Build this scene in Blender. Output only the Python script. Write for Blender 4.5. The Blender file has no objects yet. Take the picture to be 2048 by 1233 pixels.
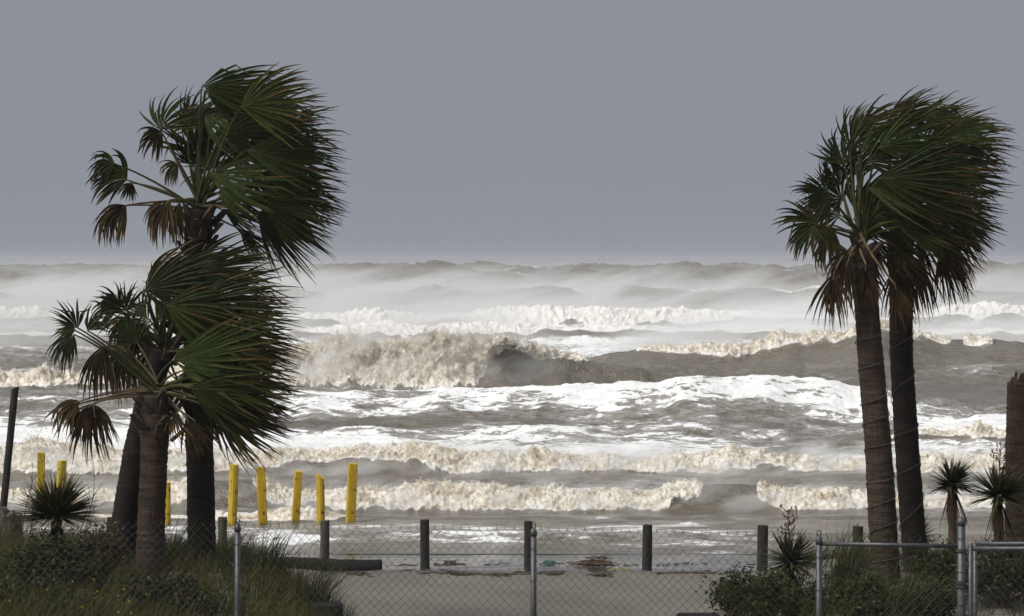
import bpy, bmesh, math, random
import numpy as np
from mathutils import Vector, Matrix

# ------------------------------------------------------------------ camera, sky, sun, exposure
F = 5000.0            # focal length in photo pixels (photo 2048 wide)
HZ = 520.0            # photo row of the true horizon
ZC = 3.65             # camera height above the yard
SEA = -1.35           # mean sea level
H = ZC - SEA
random.seed(7); RNG = np.random.default_rng(11)
sc = bpy.context.scene
col = sc.collection
cam_d = bpy.data.cameras.new('camera'); cam = bpy.data.objects.new('camera', cam_d); col.objects.link(cam)
cam_d.sensor_width = 36.0; cam_d.lens = F / 2048 * 36.0
cam_d.shift_y = -(616.5 - HZ) / 2048
cam_d.clip_start = 0.1; cam_d.clip_end = 9000
cam.location = (0, 0, ZC); cam.rotation_euler = (math.radians(90), 0, 0)
sc.camera = cam

SUN_EL, SUN_AZ = math.radians(52), math.radians(-122)   # azimuth from +Y (seaward), negative = left
w = bpy.data.worlds.new('World'); sc.world = w; w.use_nodes = True
nt = w.node_tree; nt.nodes.clear()
sky = nt.nodes.new('ShaderNodeTexSky'); sky.sky_type = 'NISHITA'; sky.sun_disc = False
sky.sun_elevation = SUN_EL; sky.sun_rotation = SUN_AZ; sky.dust_density = 6; sky.air_density = 1.0
hs = nt.nodes.new('ShaderNodeHueSaturation'); hs.inputs['Saturation'].default_value = 0.25; hs.inputs['Value'].default_value = 0.06
mx = nt.nodes.new('ShaderNodeMix'); mx.data_type = 'RGBA'; mx.inputs['Factor'].default_value = 0.9
mx.inputs['B'].default_value = (1.02, 1.09, 1.25, 1)     # even storm cloud deck
bg = nt.nodes.new('ShaderNodeBackground'); bg.inputs['Strength'].default_value = 0.115
ow = nt.nodes.new('ShaderNodeOutputWorld')
nt.links.new(sky.outputs['Color'], hs.inputs['Color']); nt.links.new(hs.outputs['Color'], mx.inputs['A'])
nt.links.new(mx.outputs['Result'], bg.inputs['Color']); nt.links.new(bg.outputs['Background'], ow.inputs['Surface'])
sun_d = bpy.data.lights.new('sun', 'SUN'); sun_d.energy = 1.5; sun_d.angle = math.radians(35); sun_d.color = (1.0, 0.975, 0.935)
sun = bpy.data.objects.new('sun', sun_d); col.objects.link(sun)
sdir = Vector((math.sin(SUN_AZ) * math.cos(SUN_EL), math.cos(SUN_AZ) * math.cos(SUN_EL), math.sin(SUN_EL)))
sun.rotation_euler = sdir.to_track_quat('Z', 'Y').to_euler(); sun.location = sdir * 40
sc.view_settings.view_transform = 'Standard'; sc.view_settings.look = 'None'
sc.view_settings.exposure = 1.3; sc.view_settings.gamma = 1.0; sc.view_settings.use_curve_mapping = False
sc.render.engine = 'CYCLES'
cy = sc.cycles
cy.use_denoising = True; cy.max_bounces = 8; cy.diffuse_bounces = 2; cy.glossy_bounces = 2
cy.transmission_bounces = 3; cy.transparent_max_bounces = 16; cy.volume_bounces = 6
cy.volume_max_steps = 64; cy.use_adaptive_sampling = True; cy.adaptive_threshold = 0.02
cy.caustics_reflective = False; cy.caustics_refractive = False

# ------------------------------------------------------------------ helpers
def P(x, y, d):                       # photo pixel at distance d -> world point
    return Vector(((x - 1024) / F * d, d, ZC - (y - HZ) / F * d))
def PX(x, d): return (x - 1024) / F * d
def tag(o, label=None, cat=None, group=None, kind=None):
    if label: o['label'] = label
    if cat: o['category'] = cat
    if group: o['group'] = group
    if kind: o['kind'] = kind
    return o
def empty(name, loc=(0, 0, 0)):
    o = bpy.data.objects.new(name, None); o.location = loc; o.empty_display_size = 0.1; col.objects.link(o); return o
def link(name, me, mat=None, parent=None, smooth=False):
    o = bpy.data.objects.new(name, me); col.objects.link(o)
    if mat is not None and not me.materials: me.materials.append(mat)
    if smooth: me.polygons.foreach_set('use_smooth', np.ones(len(me.polygons), bool))
    if parent is not None:
        o.parent = parent; o.matrix_parent_inverse = Matrix.Translation(-parent.location)
    return o
class MB:
    """collects verts/faces (+ a colour per vertex) for ONE mesh object"""
    def __init__(s): s.v = []; s.f = []; s.c = []
    def add(s, vs, fs, c=(1, 1, 1)):
        b = len(s.v); s.v += [tuple(p) for p in vs]; s.f += [tuple(b + i for i in f) for f in fs]
        s.c += list(c) if isinstance(c, list) else [c] * len(vs)
    def tube(s, pts, rad, n=8, c=(1, 1, 1), cap=True, jit=0.0):
        pts = [Vector(p) for p in pts]; m = len(pts)
        rad = rad if isinstance(rad, (list, tuple)) else [rad] * m
        vs = []; up = Vector((0.13, 0.31, 0.94))
        for i, p in enumerate(pts):
            t = (pts[min(i + 1, m - 1)] - pts[max(i - 1, 0)]).normalized()
            if abs(t.dot(up)) > .95: up = Vector((1, 0.1, 0.05))
            a = t.cross(up).normalized(); b = t.cross(a).normalized()
            for k in range(n):
                an = 2 * math.pi * k / n; r = rad[i] * (1 + random.uniform(-jit, jit))
                vs.append(p + a * math.cos(an) * r + b * math.sin(an) * r)
        fs = [(i * n + k, i * n + (k + 1) % n, (i + 1) * n + (k + 1) % n, (i + 1) * n + k) for i in range(m - 1) for k in range(n)]
        if cap:
            fs.append(tuple(range(n))[::-1]); fs.append(tuple(range((m - 1) * n, m * n)))
        s.add(vs, fs, c)
    def build(s, name, mat, parent=None, smooth=False, color=False):
        me = bpy.data.meshes.new(name); me.from_pydata(s.v, [], s.f); me.update()
        if color:
            at = me.attributes.new('col', 'FLOAT_COLOR', 'POINT')
            at.data.foreach_set('color', np.array([(c[0], c[1], c[2], 1) for c in s.c], np.float32).ravel())
        return link(name, me, mat, parent, smooth)

class N:
    """tiny node-tree helper"""
    def __init__(s, name):
        s.m = bpy.data.materials.new(name); s.m.use_nodes = True; s.t = s.m.node_tree; s.t.nodes.clear()
        s.out = s.t.nodes.new('ShaderNodeOutputMaterial')
    def n(s, typ, ins=None, **kw):
        nd = s.t.nodes.new('ShaderNode' + typ)
        for k, v in kw.items(): setattr(nd, k, v)
        for k, v in (ins or {}).items():
            if isinstance(v, bpy.types.NodeSocket): s.t.links.new(v, nd.inputs[k])
            else: nd.inputs[k].default_value = v
        return nd
    def math(s, op, a, b=0.0, c=None, clamp=False):
        nd = s.t.nodes.new('ShaderNodeMath'); nd.operation = op; nd.use_clamp = clamp
        for i, v in enumerate((a, b) if c is None else (a, b, c)):
            if isinstance(v, bpy.types.NodeSocket): s.t.links.new(v, nd.inputs[i])
            else: nd.inputs[i].default_value = v
        return nd.outputs[0]
    def mix(s, f, a, b):
        nd = s.t.nodes.new('ShaderNodeMix'); nd.data_type = 'RGBA'
        for k, v in (('Factor', f), ('A', a), ('B', b)):
            if isinstance(v, bpy.types.NodeSocket): s.t.links.new(v, nd.inputs[k])
            else: nd.inputs[k].default_value = v if k == 'Factor' else (*v[:3], 1)
        return nd.outputs['Result']
    def smooth(s, x, a, b, lo=0.0, hi=1.0):
        nd = s.t.nodes.new('ShaderNodeMapRange'); nd.interpolation_type = 'SMOOTHSTEP'
        for i, v in enumerate((x, a, b, lo, hi)):
            if isinstance(v, bpy.types.NodeSocket): s.t.links.new(v, nd.inputs[i])
            else: nd.inputs[i].default_value = v
        return nd.outputs[0]
    def coord(s): return s.n('TexCoord').outputs['Object']
    def noise(s, vec, scale, detail=4, rough=.55, dist=0.0):
        return s.n('TexNoise', {'Vector': vec, 'Scale': scale, 'Detail': detail, 'Roughness': rough, 'Distortion': dist}).outputs['Fac']
    def scalev(s, vec, v):
        return s.n('VectorMath', {0: vec, 1: v}, operation='MULTIPLY').outputs[0]
    def bump(s, h, strength, dist):
        return s.n('Bump', {'Height': h, 'Strength': strength, 'Distance': dist}).outputs[0]
    def bsdf(s, color, rough=.6, normal=None, metal=0.0, spec=.5):
        ins = {'Base Color': color if isinstance(color, bpy.types.NodeSocket) else (*color[:3], 1), 'Roughness': rough, 'Metallic': metal, 'Specular IOR Level': spec}
        if normal is not None: ins['Normal'] = normal
        return s.n('BsdfPrincipled', ins).outputs[0]
    def done(s, sh): s.t.links.new(sh, s.out.inputs['Surface']); return s.m

# numpy gradient noise
def _h(a, b, c):
    h = (a * 374761393 + b * 668265263 + c * 2147483647 + 1274126177) & 0xFFFFFFFF
    h = ((h ^ (h >> 13)) * 1274126177) & 0xFFFFFFFF
    return h ^ (h >> 16)
_G = np.array([(1,1,0),(-1,1,0),(1,-1,0),(-1,-1,0),(1,0,1),(-1,0,1),(1,0,-1),(-1,0,-1),(0,1,1),(0,-1,1),(0,1,-1),(0,-1,-1)], np.float64)
def pn(x, y, z=None, seed=0):
    x = np.asarray(x, np.float64); y = np.asarray(y, np.float64)
    x, y = np.broadcast_arrays(x, y); flat = z is None; z = np.zeros(1) if flat else np.broadcast_to(z, x.shape)
    xi = np.floor(x).astype(np.int64); yi = np.floor(y).astype(np.int64); zi = np.floor(z).astype(np.int64)
    u = x - xi; v = y - yi; t = z - zi; zi = zi + seed * 131
    fu = u*u*u*(u*(u*6-15)+10); fv = v*v*v*(v*(v*6-15)+10); ft = t*t*t*(t*(t*6-15)+10)
    r = 0
    for a in (0, 1):
        wa = fu if a else 1 - fu
        for b in (0, 1):
            wb = fv if b else 1 - fv
            for c in ((0,) if flat else (0, 1)):
                wc = ft if c else 1 - ft
                h = _h(xi + a, yi + b, zi + c) % 12
                q = _G[:, 0][h] * (u - a) + _G[:, 1][h] * (v - b)
                r = r + wa * wb * (q if flat else wc * (q + _G[:, 2][h] * (t - c)))
    return r
def fbm(x, y, z=None, o=3, seed=0):
    r = 0; a = 1.0; s = 1.0
    for k in range(o):
        r = r + a * pn(x * s, y * s, None if z is None else z * s, seed + k); a *= .5; s *= 2.03
    return r
def sstep(x, a, b):
    t = np.clip((x - a) / (b - a), 0, 1); return t * t * (3 - 2 * t)

# ------------------------------------------------------------------ materials
def mat_simple(name, c1, c2, scale=8, rough=.7, bumpd=.004, stretch=(1, 1, 1), metal=0.0, spec=.4):
    n = N(name); v = n.scalev(n.coord(), stretch)
    f = n.noise(v, scale, 6, .6, .3); f2 = n.noise(v, scale * 4, 4)
    c = n.mix(n.smooth(f, .3, .7), c1, c2)
    return n.done(n.bsdf(c, rough, n.bump(n.math('ADD', f, n.math('MULTIPLY', f2, .5)), .8, bumpd), metal, spec))
def mat_leaf(name, trans=.14, rough=.55):
    n = N(name); a = n.n('Attribute', attribute_name='col').outputs['Color']
    f = n.noise(n.coord(), 14, 3); c = n.mix(n.smooth(f, .3, .75), n.mix(.35, a, (0, 0, 0)), a)
    s = n.n('MixShader', {0: trans, 1: n.bsdf(c, rough, spec=.12), 2: n.n('BsdfTranslucent', {'Color': c}).outputs[0]}).outputs[0]
    return n.done(s)
M_LEAF = mat_leaf('palm_leaf'); M_GRASS = mat_leaf('grass_blade', .2, .6)
def mat_trunk(name, dark, light):
    n = N(name); co = n.coord()
    rings = n.noise(n.scalev(co, (2.5, 2.5, 20)), 1.0, 5, .65, .8)
    fib = n.noise(n.scalev(co, (40, 40, 6)), 1.0, 4); pat = n.noise(co, 3.5, 4)
    h = n.math('ADD', n.math('MULTIPLY', rings, .8), n.math('MULTIPLY', fib, .4))
    c = n.mix(n.smooth(h, .4, .8), dark, light); c = n.mix(n.smooth(pat, .35, .7, 0, .6), c, dark)
    return n.done(n.bsdf(c, .9, n.bump(h, 1.0, .02), spec=.2))
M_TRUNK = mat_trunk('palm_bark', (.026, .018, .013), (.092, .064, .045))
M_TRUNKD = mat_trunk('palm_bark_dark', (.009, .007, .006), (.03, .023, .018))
M_BOOT = mat_simple('leaf_base_fibre', (.03, .02, .014), (.10, .066, .043), 20, .9, .006)
M_WOOD = mat_simple('weathered_timber', (.008, .007, .006), (.036, .031, .025), 7, .85, .006, (4, 4, .7))
M_WOODP = mat_simple('pale_weathered_timber', (.04, .036, .03), (.115, .102, .083), 7, .85, .006, (4, 4, .7))
M_WET = mat_simple('wet_black_timber', (.006, .006, .006), (.022, .02, .018), 9, .8, .01, (1, 3, 3), spec=.12)
M_STEEL = mat_simple('galvanised_steel', (.05, .053, .058), (.095, .098, .103), 25, .45, .0006, metal=.35)
M_WIRE = mat_simple('galvanised_wire', (.04, .04, .042), (.075, .075, .077), 30, .5, .0004, metal=.3)
M_CORD = mat_simple('pale_cord', (.04, .033, .027), (.085, .072, .06), 30, .7, .0006)
def mat_yellow():
    n = N('yellow_paint'); co = n.coord(); v = n.scalev(co, (3, 3, 1))
    f = n.noise(v, 3, 5); chips = n.noise(n.scalev(co, (9, 9, 3.2)), 1.7, 6, .65)
    green = n.noise(n.scalev(co, (1, 1, .6)), 2.2, 3)
    c = n.mix(n.smooth(f, .35, .65), (.66, .38, .006), (.52, .31, .012))
    sepz = n.n('SeparateXYZ', {0: co}).outputs['Z']
    c = n.mix(n.smooth(n.math('SUBTRACT', green, n.math('MULTIPLY', sepz, .22)), .3, .5, 0, .75), c, (.42, .40, .09))
    rnd = n.n('ObjectInfo').outputs['Random']; c = n.mix(n.math('MULTIPLY', rnd, .75), c, (.50, .41, .045))
    grime = n.noise(n.scalev(co, (14, 14, 1.1)), 1.0, 5, .6); c = n.mix(n.smooth(grime, .5, .75, 0, .55), c, (.16, .12, .05))
    c = n.mix(n.smooth(sepz, .28, .52, .6, 0), c, (.10, .085, .04))
    c = n.mix(n.smooth(chips, .565, .62), c, (.05, .036, .02))
    return n.done(n.bsdf(c, .6, n.bump(chips, .6, .006), spec=.3))
M_YEL = mat_yellow()

def mat_sea():
    n = N('storm_sea'); co = n.coord()
    foam = n.n('Attribute', attribute_name='foam').outputs['Fac']
    turb = n.n('Attribute', attribute_name='turb').outputs['Fac']
    a = n.noise(n.scalev(co, (.75, 1.0, 1.0)), .8, 7, .62, .9)
    b = n.noise(n.scalev(co, (.5, 1.0, 1.0)), 2.6, 9, .72, .8)
    lace = n.math('ABSOLUTE', n.math('SUBTRACT', n.noise(n.scalev(co, (.8, 1, 1)), 1.3, 4, .6, 1.6), .5))
    mixn = n.math('ADD', n.math('MULTIPLY', a, .5), n.math('MULTIPLY', b, .5))
    mixn = n.math('SUBTRACT', mixn, n.math('MULTIPLY', lace, .5))
    th = n.math('MULTIPLY_ADD', foam, -.47, .715)
    mask = n.smooth(mixn, n.math('SUBTRACT', th, .022), n.math('ADD', th, .022))
    mask = n.math('MULTIPLY', mask, n.smooth(foam, 0.0, .12))
    thin = n.smooth(mixn, n.math('SUBTRACT', th, .16), th, 0, .22)
    mask = n.math('MAXIMUM', mask, n.math('MULTIPLY', thin, n.smooth(foam, .05, .3)))
    silt = n.noise(co, .35, 5)
    wcol = n.mix(n.smooth(silt, .3, .7), (.140, .119, .086), (.190, .167, .128))
    fine = n.noise(co, 9, 5, .65)
    pk = n.noise(co, 2.3, 6, .65, .5)
    pk2 = n.noise(co, 11, 5, .7, .3); pk = n.math('ADD', n.math('MULTIPLY', pk, .6), n.math('MULTIPLY', pk2, .4))
    tcol = n.mix(n.smooth(pk, .38, .60), (.40, .325, .22), (.85, .81, .725))
    fcol = n.mix(n.smooth(fine, .25, .7), (.76, .76, .75), (.90, .90, .89))
    fcol = n.mix(turb, fcol, tcol)
    rip = n.noise(n.scalev(co, (1.0, 1.6, 1)), 2.2, 6, .62, .4)
    rip2 = n.noise(n.scalev(co, (1.0, 1.5, 1)), 9, 3, .6)
    hw = n.math('ADD', rip, n.math('MULTIPLY', rip2, .25))
    water = n.bsdf(wcol, .15, n.bump(hw, 1.0, .2), spec=.5)
    hf = n.math('ADD', n.math('MULTIPLY', b, .5), n.math('MULTIPLY', fine, .5))
    foamb = n.bsdf(fcol, .9, n.bump(hf, 1.0, .08), spec=.15)
    return n.done(n.n('MixShader', {0: mask, 1: water, 2: foamb}).outputs[0])
M_SEA = mat_sea()
def mat_drop():
    n = N('spray_drop'); c = n.mix(n.smooth(n.noise(n.coord(), 1.4, 5, .65), .36, .58), (.48, .40, .28), (.85, .815, .74)); return n.done(n.bsdf(c, .9, spec=.1))
M_DROP = mat_drop()

def mat_sand():
    n = N('wet_sand'); co = n.coord()
    wet = n.n('Attribute', attribute_name='wet').outputs['Fac']
    f = n.noise(co, .8, 6, .6, .4); g = n.noise(co, 60, 3); big = n.noise(n.scalev(co, (.35, 1.4, 1)), 1.1, 6, .65, .9)
    wv = n.math('ADD', wet, n.math('MULTIPLY', n.math('SUBTRACT', big, .5), .7), clamp=True)
    dry = n.mix(n.smooth(f, .3, .7), (.128, .115, .094), (.17, .154, .129))
    wc = n.mix(n.smooth(f, .3, .7), (.085, .078, .064), (.115, .105, .087))
    c = n.mix(n.smooth(wv, .3, .7), dry, wc); c = n.mix(n.smooth(g, .4, .75, 0, .3), c, (.1, .085, .06))
    r = n.smooth(wv, .35, .9, .85, .16)
    h = n.math('ADD', f, n.math('MULTIPLY', g, .08))
    return n.done(n.bsdf(c, r, n.bump(h, n.smooth(wv, .3, .9, .8, .12), .05), spec=.5))
M_SAND = mat_sand()

# ------------------------------------------------------------------ beach and yard (one terrain sheet)
def ground_z(X, d):
    xp = X / d * F + 1024 if np.isscalar(X) else X / np.maximum(d, 1) * F + 1024
    xp = np.where(np.asarray(d) < 12, np.asarray(X) / 12 * F + 1024, xp)
    base = np.interp(d, [-30, 18, 24, 32, 37.6, 41, 44, 48, 60, 90], [0, 0, -.22, -.93, -.98, -1.17, -1.36, -1.6, -2.2, -3.4])
    mound = np.interp(d, [-30, 18, 24, 31, 35.5, 38, 39], [0, 0, -.02, -.05, -.75, -1.0, -9])
    m = 1 - sstep(xp, 470, 700) + sstep(xp, 1440, 1640)
    z = base + (np.maximum(mound, base) - base) * m
    z = z + .05 * fbm(np.asarray(X) * .5, np.asarray(d) * .5, o=3, seed=5) * np.clip((44 - d) / 6, 0.1, 1)
    # little wave-cut steps in the sand
    st = .05 * (sstep(d + .5 * pn(np.asarray(X) * .35, np.asarray(d) * .05, seed=9), 37.2, 37.05) - 1)
    st2 = .045 * (sstep(d + .6 * pn(np.asarray(X) * .25, np.asarray(d) * .05, seed=19), 39.3, 39.15) - 1)
    return z + (st + st2) * (np.asarray(d) > 33)
def beach():
    ys = np.concatenate([np.linspace(-25, 18, 20), np.linspace(18.4, 34, 70), np.linspace(34.05, 46, 230), np.linspace(46.5, 90, 30)])
    xs = np.concatenate([np.linspace(-70, -11, 20), np.linspace(-10.5, 10.5, 230), np.linspace(11, 70, 20)])
    X, D = np.meshgrid(xs, ys); Z = ground_z(X, D)
    v = np.stack([X, D, Z], -1).reshape(-1, 3)
    nx, ny = len(xs), len(ys); idx = np.arange(nx * ny).reshape(ny, nx)
    q = np.stack([idx[:-1, :-1], idx[:-1, 1:], idx[1:, 1:], idx[1:, :-1]], -1).reshape(-1, 4)
    me = bpy.data.meshes.new('beach'); me.from_pydata(v.tolist(), [], q.tolist()); me.update()
    wet = np.interp(D, [0, 33, 36.6, 37.4, 39, 44], [0, .22, .42, .8, .97, 1.0]).ravel()
    me.attributes.new('wet', 'FLOAT', 'POINT').data.foreach_set('value', wet.astype(np.float32))
    tag(link('beach', me, M_SAND, smooth=True), kind='structure')
beach()

# ------------------------------------------------------------------ sea: one surface with every breaker modelled in
def K(*kv): return np.array(kv[0::2], float), np.array(kv[1::2], float)
WAVES = [  # distance, crest rows by photo column, broken fraction by column, front width, back width, lean, noise
 dict(d=45.0, A=K(0,.07,500,.09,560,.11,1500,.10,1700,.07,2048,.06), B=K(0,0,2048,0), wf=3.0, wb=8, lean=.2),
 dict(d=48.6, A=K(0,.05,380,.05,430,.12,640,.13,690,.03,2048,.02), B=K(0,.3,400,.5,440,1,670,1,700,0,2048,0), wf=2.5, wb=7, lean=.3),
 dict(d=51.5, y=K(0,985,200,985,300,975,420,958,520,962,600,985,650,988,700,978,860,966,1000,975,1100,978,1250,982,1330,975,1400,970,1480,968,1560,973,1700,984,1800,990,2048,998),
      B=K(0,.6,250,.8,360,.7,400,0,505,0,545,.8,640,.8,690,1,1330,1,1400,.4,1404,0,1512,0,1516,.4,1575,1,1800,1,2048,.8), wf=1.9, wb=5, lean=.35),
 dict(d=60.5, y=K(0,892,150,888,250,902,430,903,560,903,650,903,760,898,830,889,900,903,1000,906,1060,900,1150,909,1280,912,1400,909,1480,895,1560,913,1650,920,1740,922,1900,912,2048,910),
      B=K(0,1,250,1,400,.95,540,.7,640,.42,780,.42,850,.6,900,1,1400,1,1470,.6,1530,.5,1590,1,1740,1,2048,1), wf=1.7, wb=4.5, lean=.45),
 dict(d=69.0, y=K(0,885,1600,885,1740,880,1800,866,1840,858,1900,862,1960,850,2005,862,2048,872,2300,875), B=K(0,0,1760,0,1800,.4,2040,.45,2100,.3), wf=1.6, wb=4, lean=.7),
 dict(d=73.0, A=K(0,.15,300,.2,600,.12,760,.25,900,.12,1050,.3,1250,.15,1400,.28,1600,.1,2048,.1), B=K(0,0,2048,0), wf=4, wb=6, lean=.2),
 dict(d=84.0, y=K(0,800,250,795,450,790,600,785,750,784,900,780,1100,776,1200,770,1300,765,1400,756,1530,751,1600,756,1680,767,1740,777,1850,795,2000,825,2300,830), B=K(0,0,2048,0), wf=5, wb=4.5, lean=.2),
 dict(d=102., y=K(0,748,150,740,250,748,400,728,560,704,620,698,700,687,780,690,860,688,900,691,950,679,1000,676,1060,684,1100,703,1160,718,1250,738,1320,752,1500,768,2048,772),
      B=K(0,.85,180,.8,260,.6,450,.8,580,1,890,1,940,.9,970,.6,990,.3,1008,.13,1050,.10,1072,.2,1130,.12,1200,.0,2048,0), wf=1.15, wb=3.4, lean=K(0,.4,900,.45,960,.8,980,1.15,1050,1.15,1075,.7,1150,.35,2048,.2)),
 dict(d=119., y=K(0,745,500,735,900,733,1100,722,1180,715,1300,697,1400,690,1450,692,1520,681,1600,674,1700,654,1760,649,1850,674,1950,689,2048,687,2300,690),
      B=K(0,0,1260,0,1300,.12,1380,.25,1460,.34,1530,.22,1570,.15,1690,.1,1720,.06,1900,.04,2048,.04), wf=3.2, wb=5, lean=K(0,.3,1250,.3,1350,.6,1700,.6,1800,.4,2048,.3)),
 dict(d=152., y=K(0,672,500,668,700,655,900,652,1100,660,1500,665,1800,668,2048,660), B=K(0,.2,600,.2,700,.5,1000,.4,1150,.1,2048,.1), wf=3, wb=6, lean=.3),
 dict(d=186., y=K(0,627,150,631,300,640,600,640,700,628,760,621,850,630,950,628,1050,619,1150,617,1300,619,1400,627,1500,630,1700,640,1850,625,1950,617,2048,620),
      B=K(0,.6,150,.3,300,.15,500,.2,660,.3,720,.8,800,.6,880,.25,940,.4,1000,.85,1150,.6,1250,.9,1330,.5,1400,.8,1470,.3,1600,.15,1800,.2,1950,.5,2048,.4), wf=2.2, wb=5, lean=.4),
 dict(d=250., A=K(0,1.3,600,1.5,1200,1.9,1600,2.0,2048,1.4), B=K(0,0,2048,0), wf=3, wb=6, lean=.3),
 dict(d=340., A=K(0,2.0,700,1.6,1400,2.2,2048,1.8), B=K(0,.0,2048,.0), wf=3.5, wb=6, lean=.3),
 dict(d=460., A=K(-300,2.0,300,1.9,700,2.2,1000,1.9,1400,2.1,2300,1.9), B=K(0,0,2048,0), wf=4, wb=7, lean=.3),
 dict(d=640., A=K(-300,2.2,250,1.9,600,2.2,780,3.2,950,2.4,1150,2.2,1280,3.2,1400,3.1,1600,2.5,2000,2.8,2300,2.4), B=K(0,.0,2048,.0), wf=5, wb=8, lean=.3),
 dict(d=900., A=K(-300,2.4,2300,2.6), B=K(0,0,2048,0), wf=6, wb=9, lean=.2),
]
FX = np.array([-200, 0, 250, 420, 600, 800, 1000, 1200, 1400, 1600, 1750, 1900, 2250], float)
FT = [
 (43.2, .1,.1,.1,.15,.2,.2,.2,.2,.2,.15,.1,.1,.1),
 (44.5, .35,.35,.4,.4,.5,.5,.5,.45,.45,.35,.25,.2,.2),
 (46.2, .3,.3,.35,.35,.45,.42,.42,.4,.35,.3,.2,.2,.2),
 (47.5, .12,.12,.12,.12,.15,.15,.15,.15,.15,.12,.1,.1,.1),
 (50.0, .12,.12,.12,.1,.1,.12,.12,.12,.1,.1,.12,.12,.12),
 (53.5, .3,.3,.3,.2,.35,.4,.4,.4,.35,.35,.4,.4,.4),
 (57.0, .1,.1,.1,.1,.1,.12,.12,.12,.14,.18,.15,.15,.15),
 (59.0, .1,.1,.1,.05,.02,.05,.1,.15,.15,.2,.2,.2,.2),
 (62.5, 0.86,0.86,0.86,0.71,0.76,0.80,0.71,0.67,0.62,0.52,0.67,0.67,0.67),
 (66.0, 0.95,0.95,0.95,0.80,0.90,0.86,0.71,0.67,0.59,0.33,0.43,0.52,0.52),
 (70.5, 0.90,0.90,0.86,0.76,0.80,0.71,0.56,0.52,0.47,0.19,0.33,0.71,0.71),
 (74.0, 0.47,0.47,0.47,0.38,0.33,0.33,0.47,0.47,0.47,0.28,0.47,0.86,0.86),
 (77.5, 0.33,0.33,0.33,0.28,0.19,0.19,0.28,0.28,0.33,0.28,0.56,0.86,0.86),
 (80.5, 0.43,0.43,0.43,0.47,0.56,0.56,0.52,0.56,0.68,0.67,0.62,0.56,0.56),
 (84.0, 0.47,0.47,0.47,0.52,0.64,0.64,0.64,0.68,0.68,0.68,0.56,0.33,0.33),
 (89.0, 0.47,0.47,0.47,0.47,0.56,0.56,0.56,0.56,0.56,0.56,0.28,0.09,0.09),
 (95.0, .2,.2,.2,.2,.2,.2,.1,.05,.03,.03,.03,.03,.03),
 (102., .12,.12,.2,.2,.2,.2,.05,.08,.12,.12,.12,.14,.14),
 (108., .35,.35,.35,.35,.35,.35,.3,.16,.17,.17,.17,.2,.2),
 (119., .2,.2,.2,.25,.3,.3,.25,.2,.1,.12,.12,.15,.15),
 (124., .3,.3,.3,.35,.4,.45,.5,.5,.5,.5,.5,.45,.45),
 (140., .3,.3,.3,.4,.5,.5,.55,.6,.6,.6,.6,.6,.6),
 (165., .35,.35,.3,.35,.4,.45,.5,.55,.6,.6,.55,.5,.5),
 (186., .35,.35,.3,.3,.35,.4,.45,.45,.5,.5,.45,.4,.4),
 (230., .3,.3,.3,.3,.35,.35,.35,.35,.4,.4,.35,.3,.3),
 (400., .16,.16,.2,.18,.15,.14,.14,.14,.15,.15,.15,.2,.2),
 (900., .1,.1,.1,.1,.1,.1,.1,.1,.1,.1,.1,.1,.1),
]
def flat_foam(xp, d):
    fd = np.array([r[0] for r in FT]); tab = np.array([r[1:] for r in FT])
    # interpolate rows in d then columns in x
    i = np.clip(np.searchsorted(fd, d) - 1, 0, len(fd) - 2); t = np.clip((d - fd[i]) / (fd[i + 1] - fd[i]), 0, 1)
    j = np.clip(np.searchsorted(FX, xp) - 1, 0, len(FX) - 2); s = np.clip((xp - FX[j]) / (FX[j + 1] - FX[j]), 0, 1)
    return (tab[i, j] * (1 - t) + tab[i + 1, j] * t) * (1 - s) + (tab[i, j + 1] * (1 - t) + tab[i + 1, j + 1] * t) * s

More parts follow.
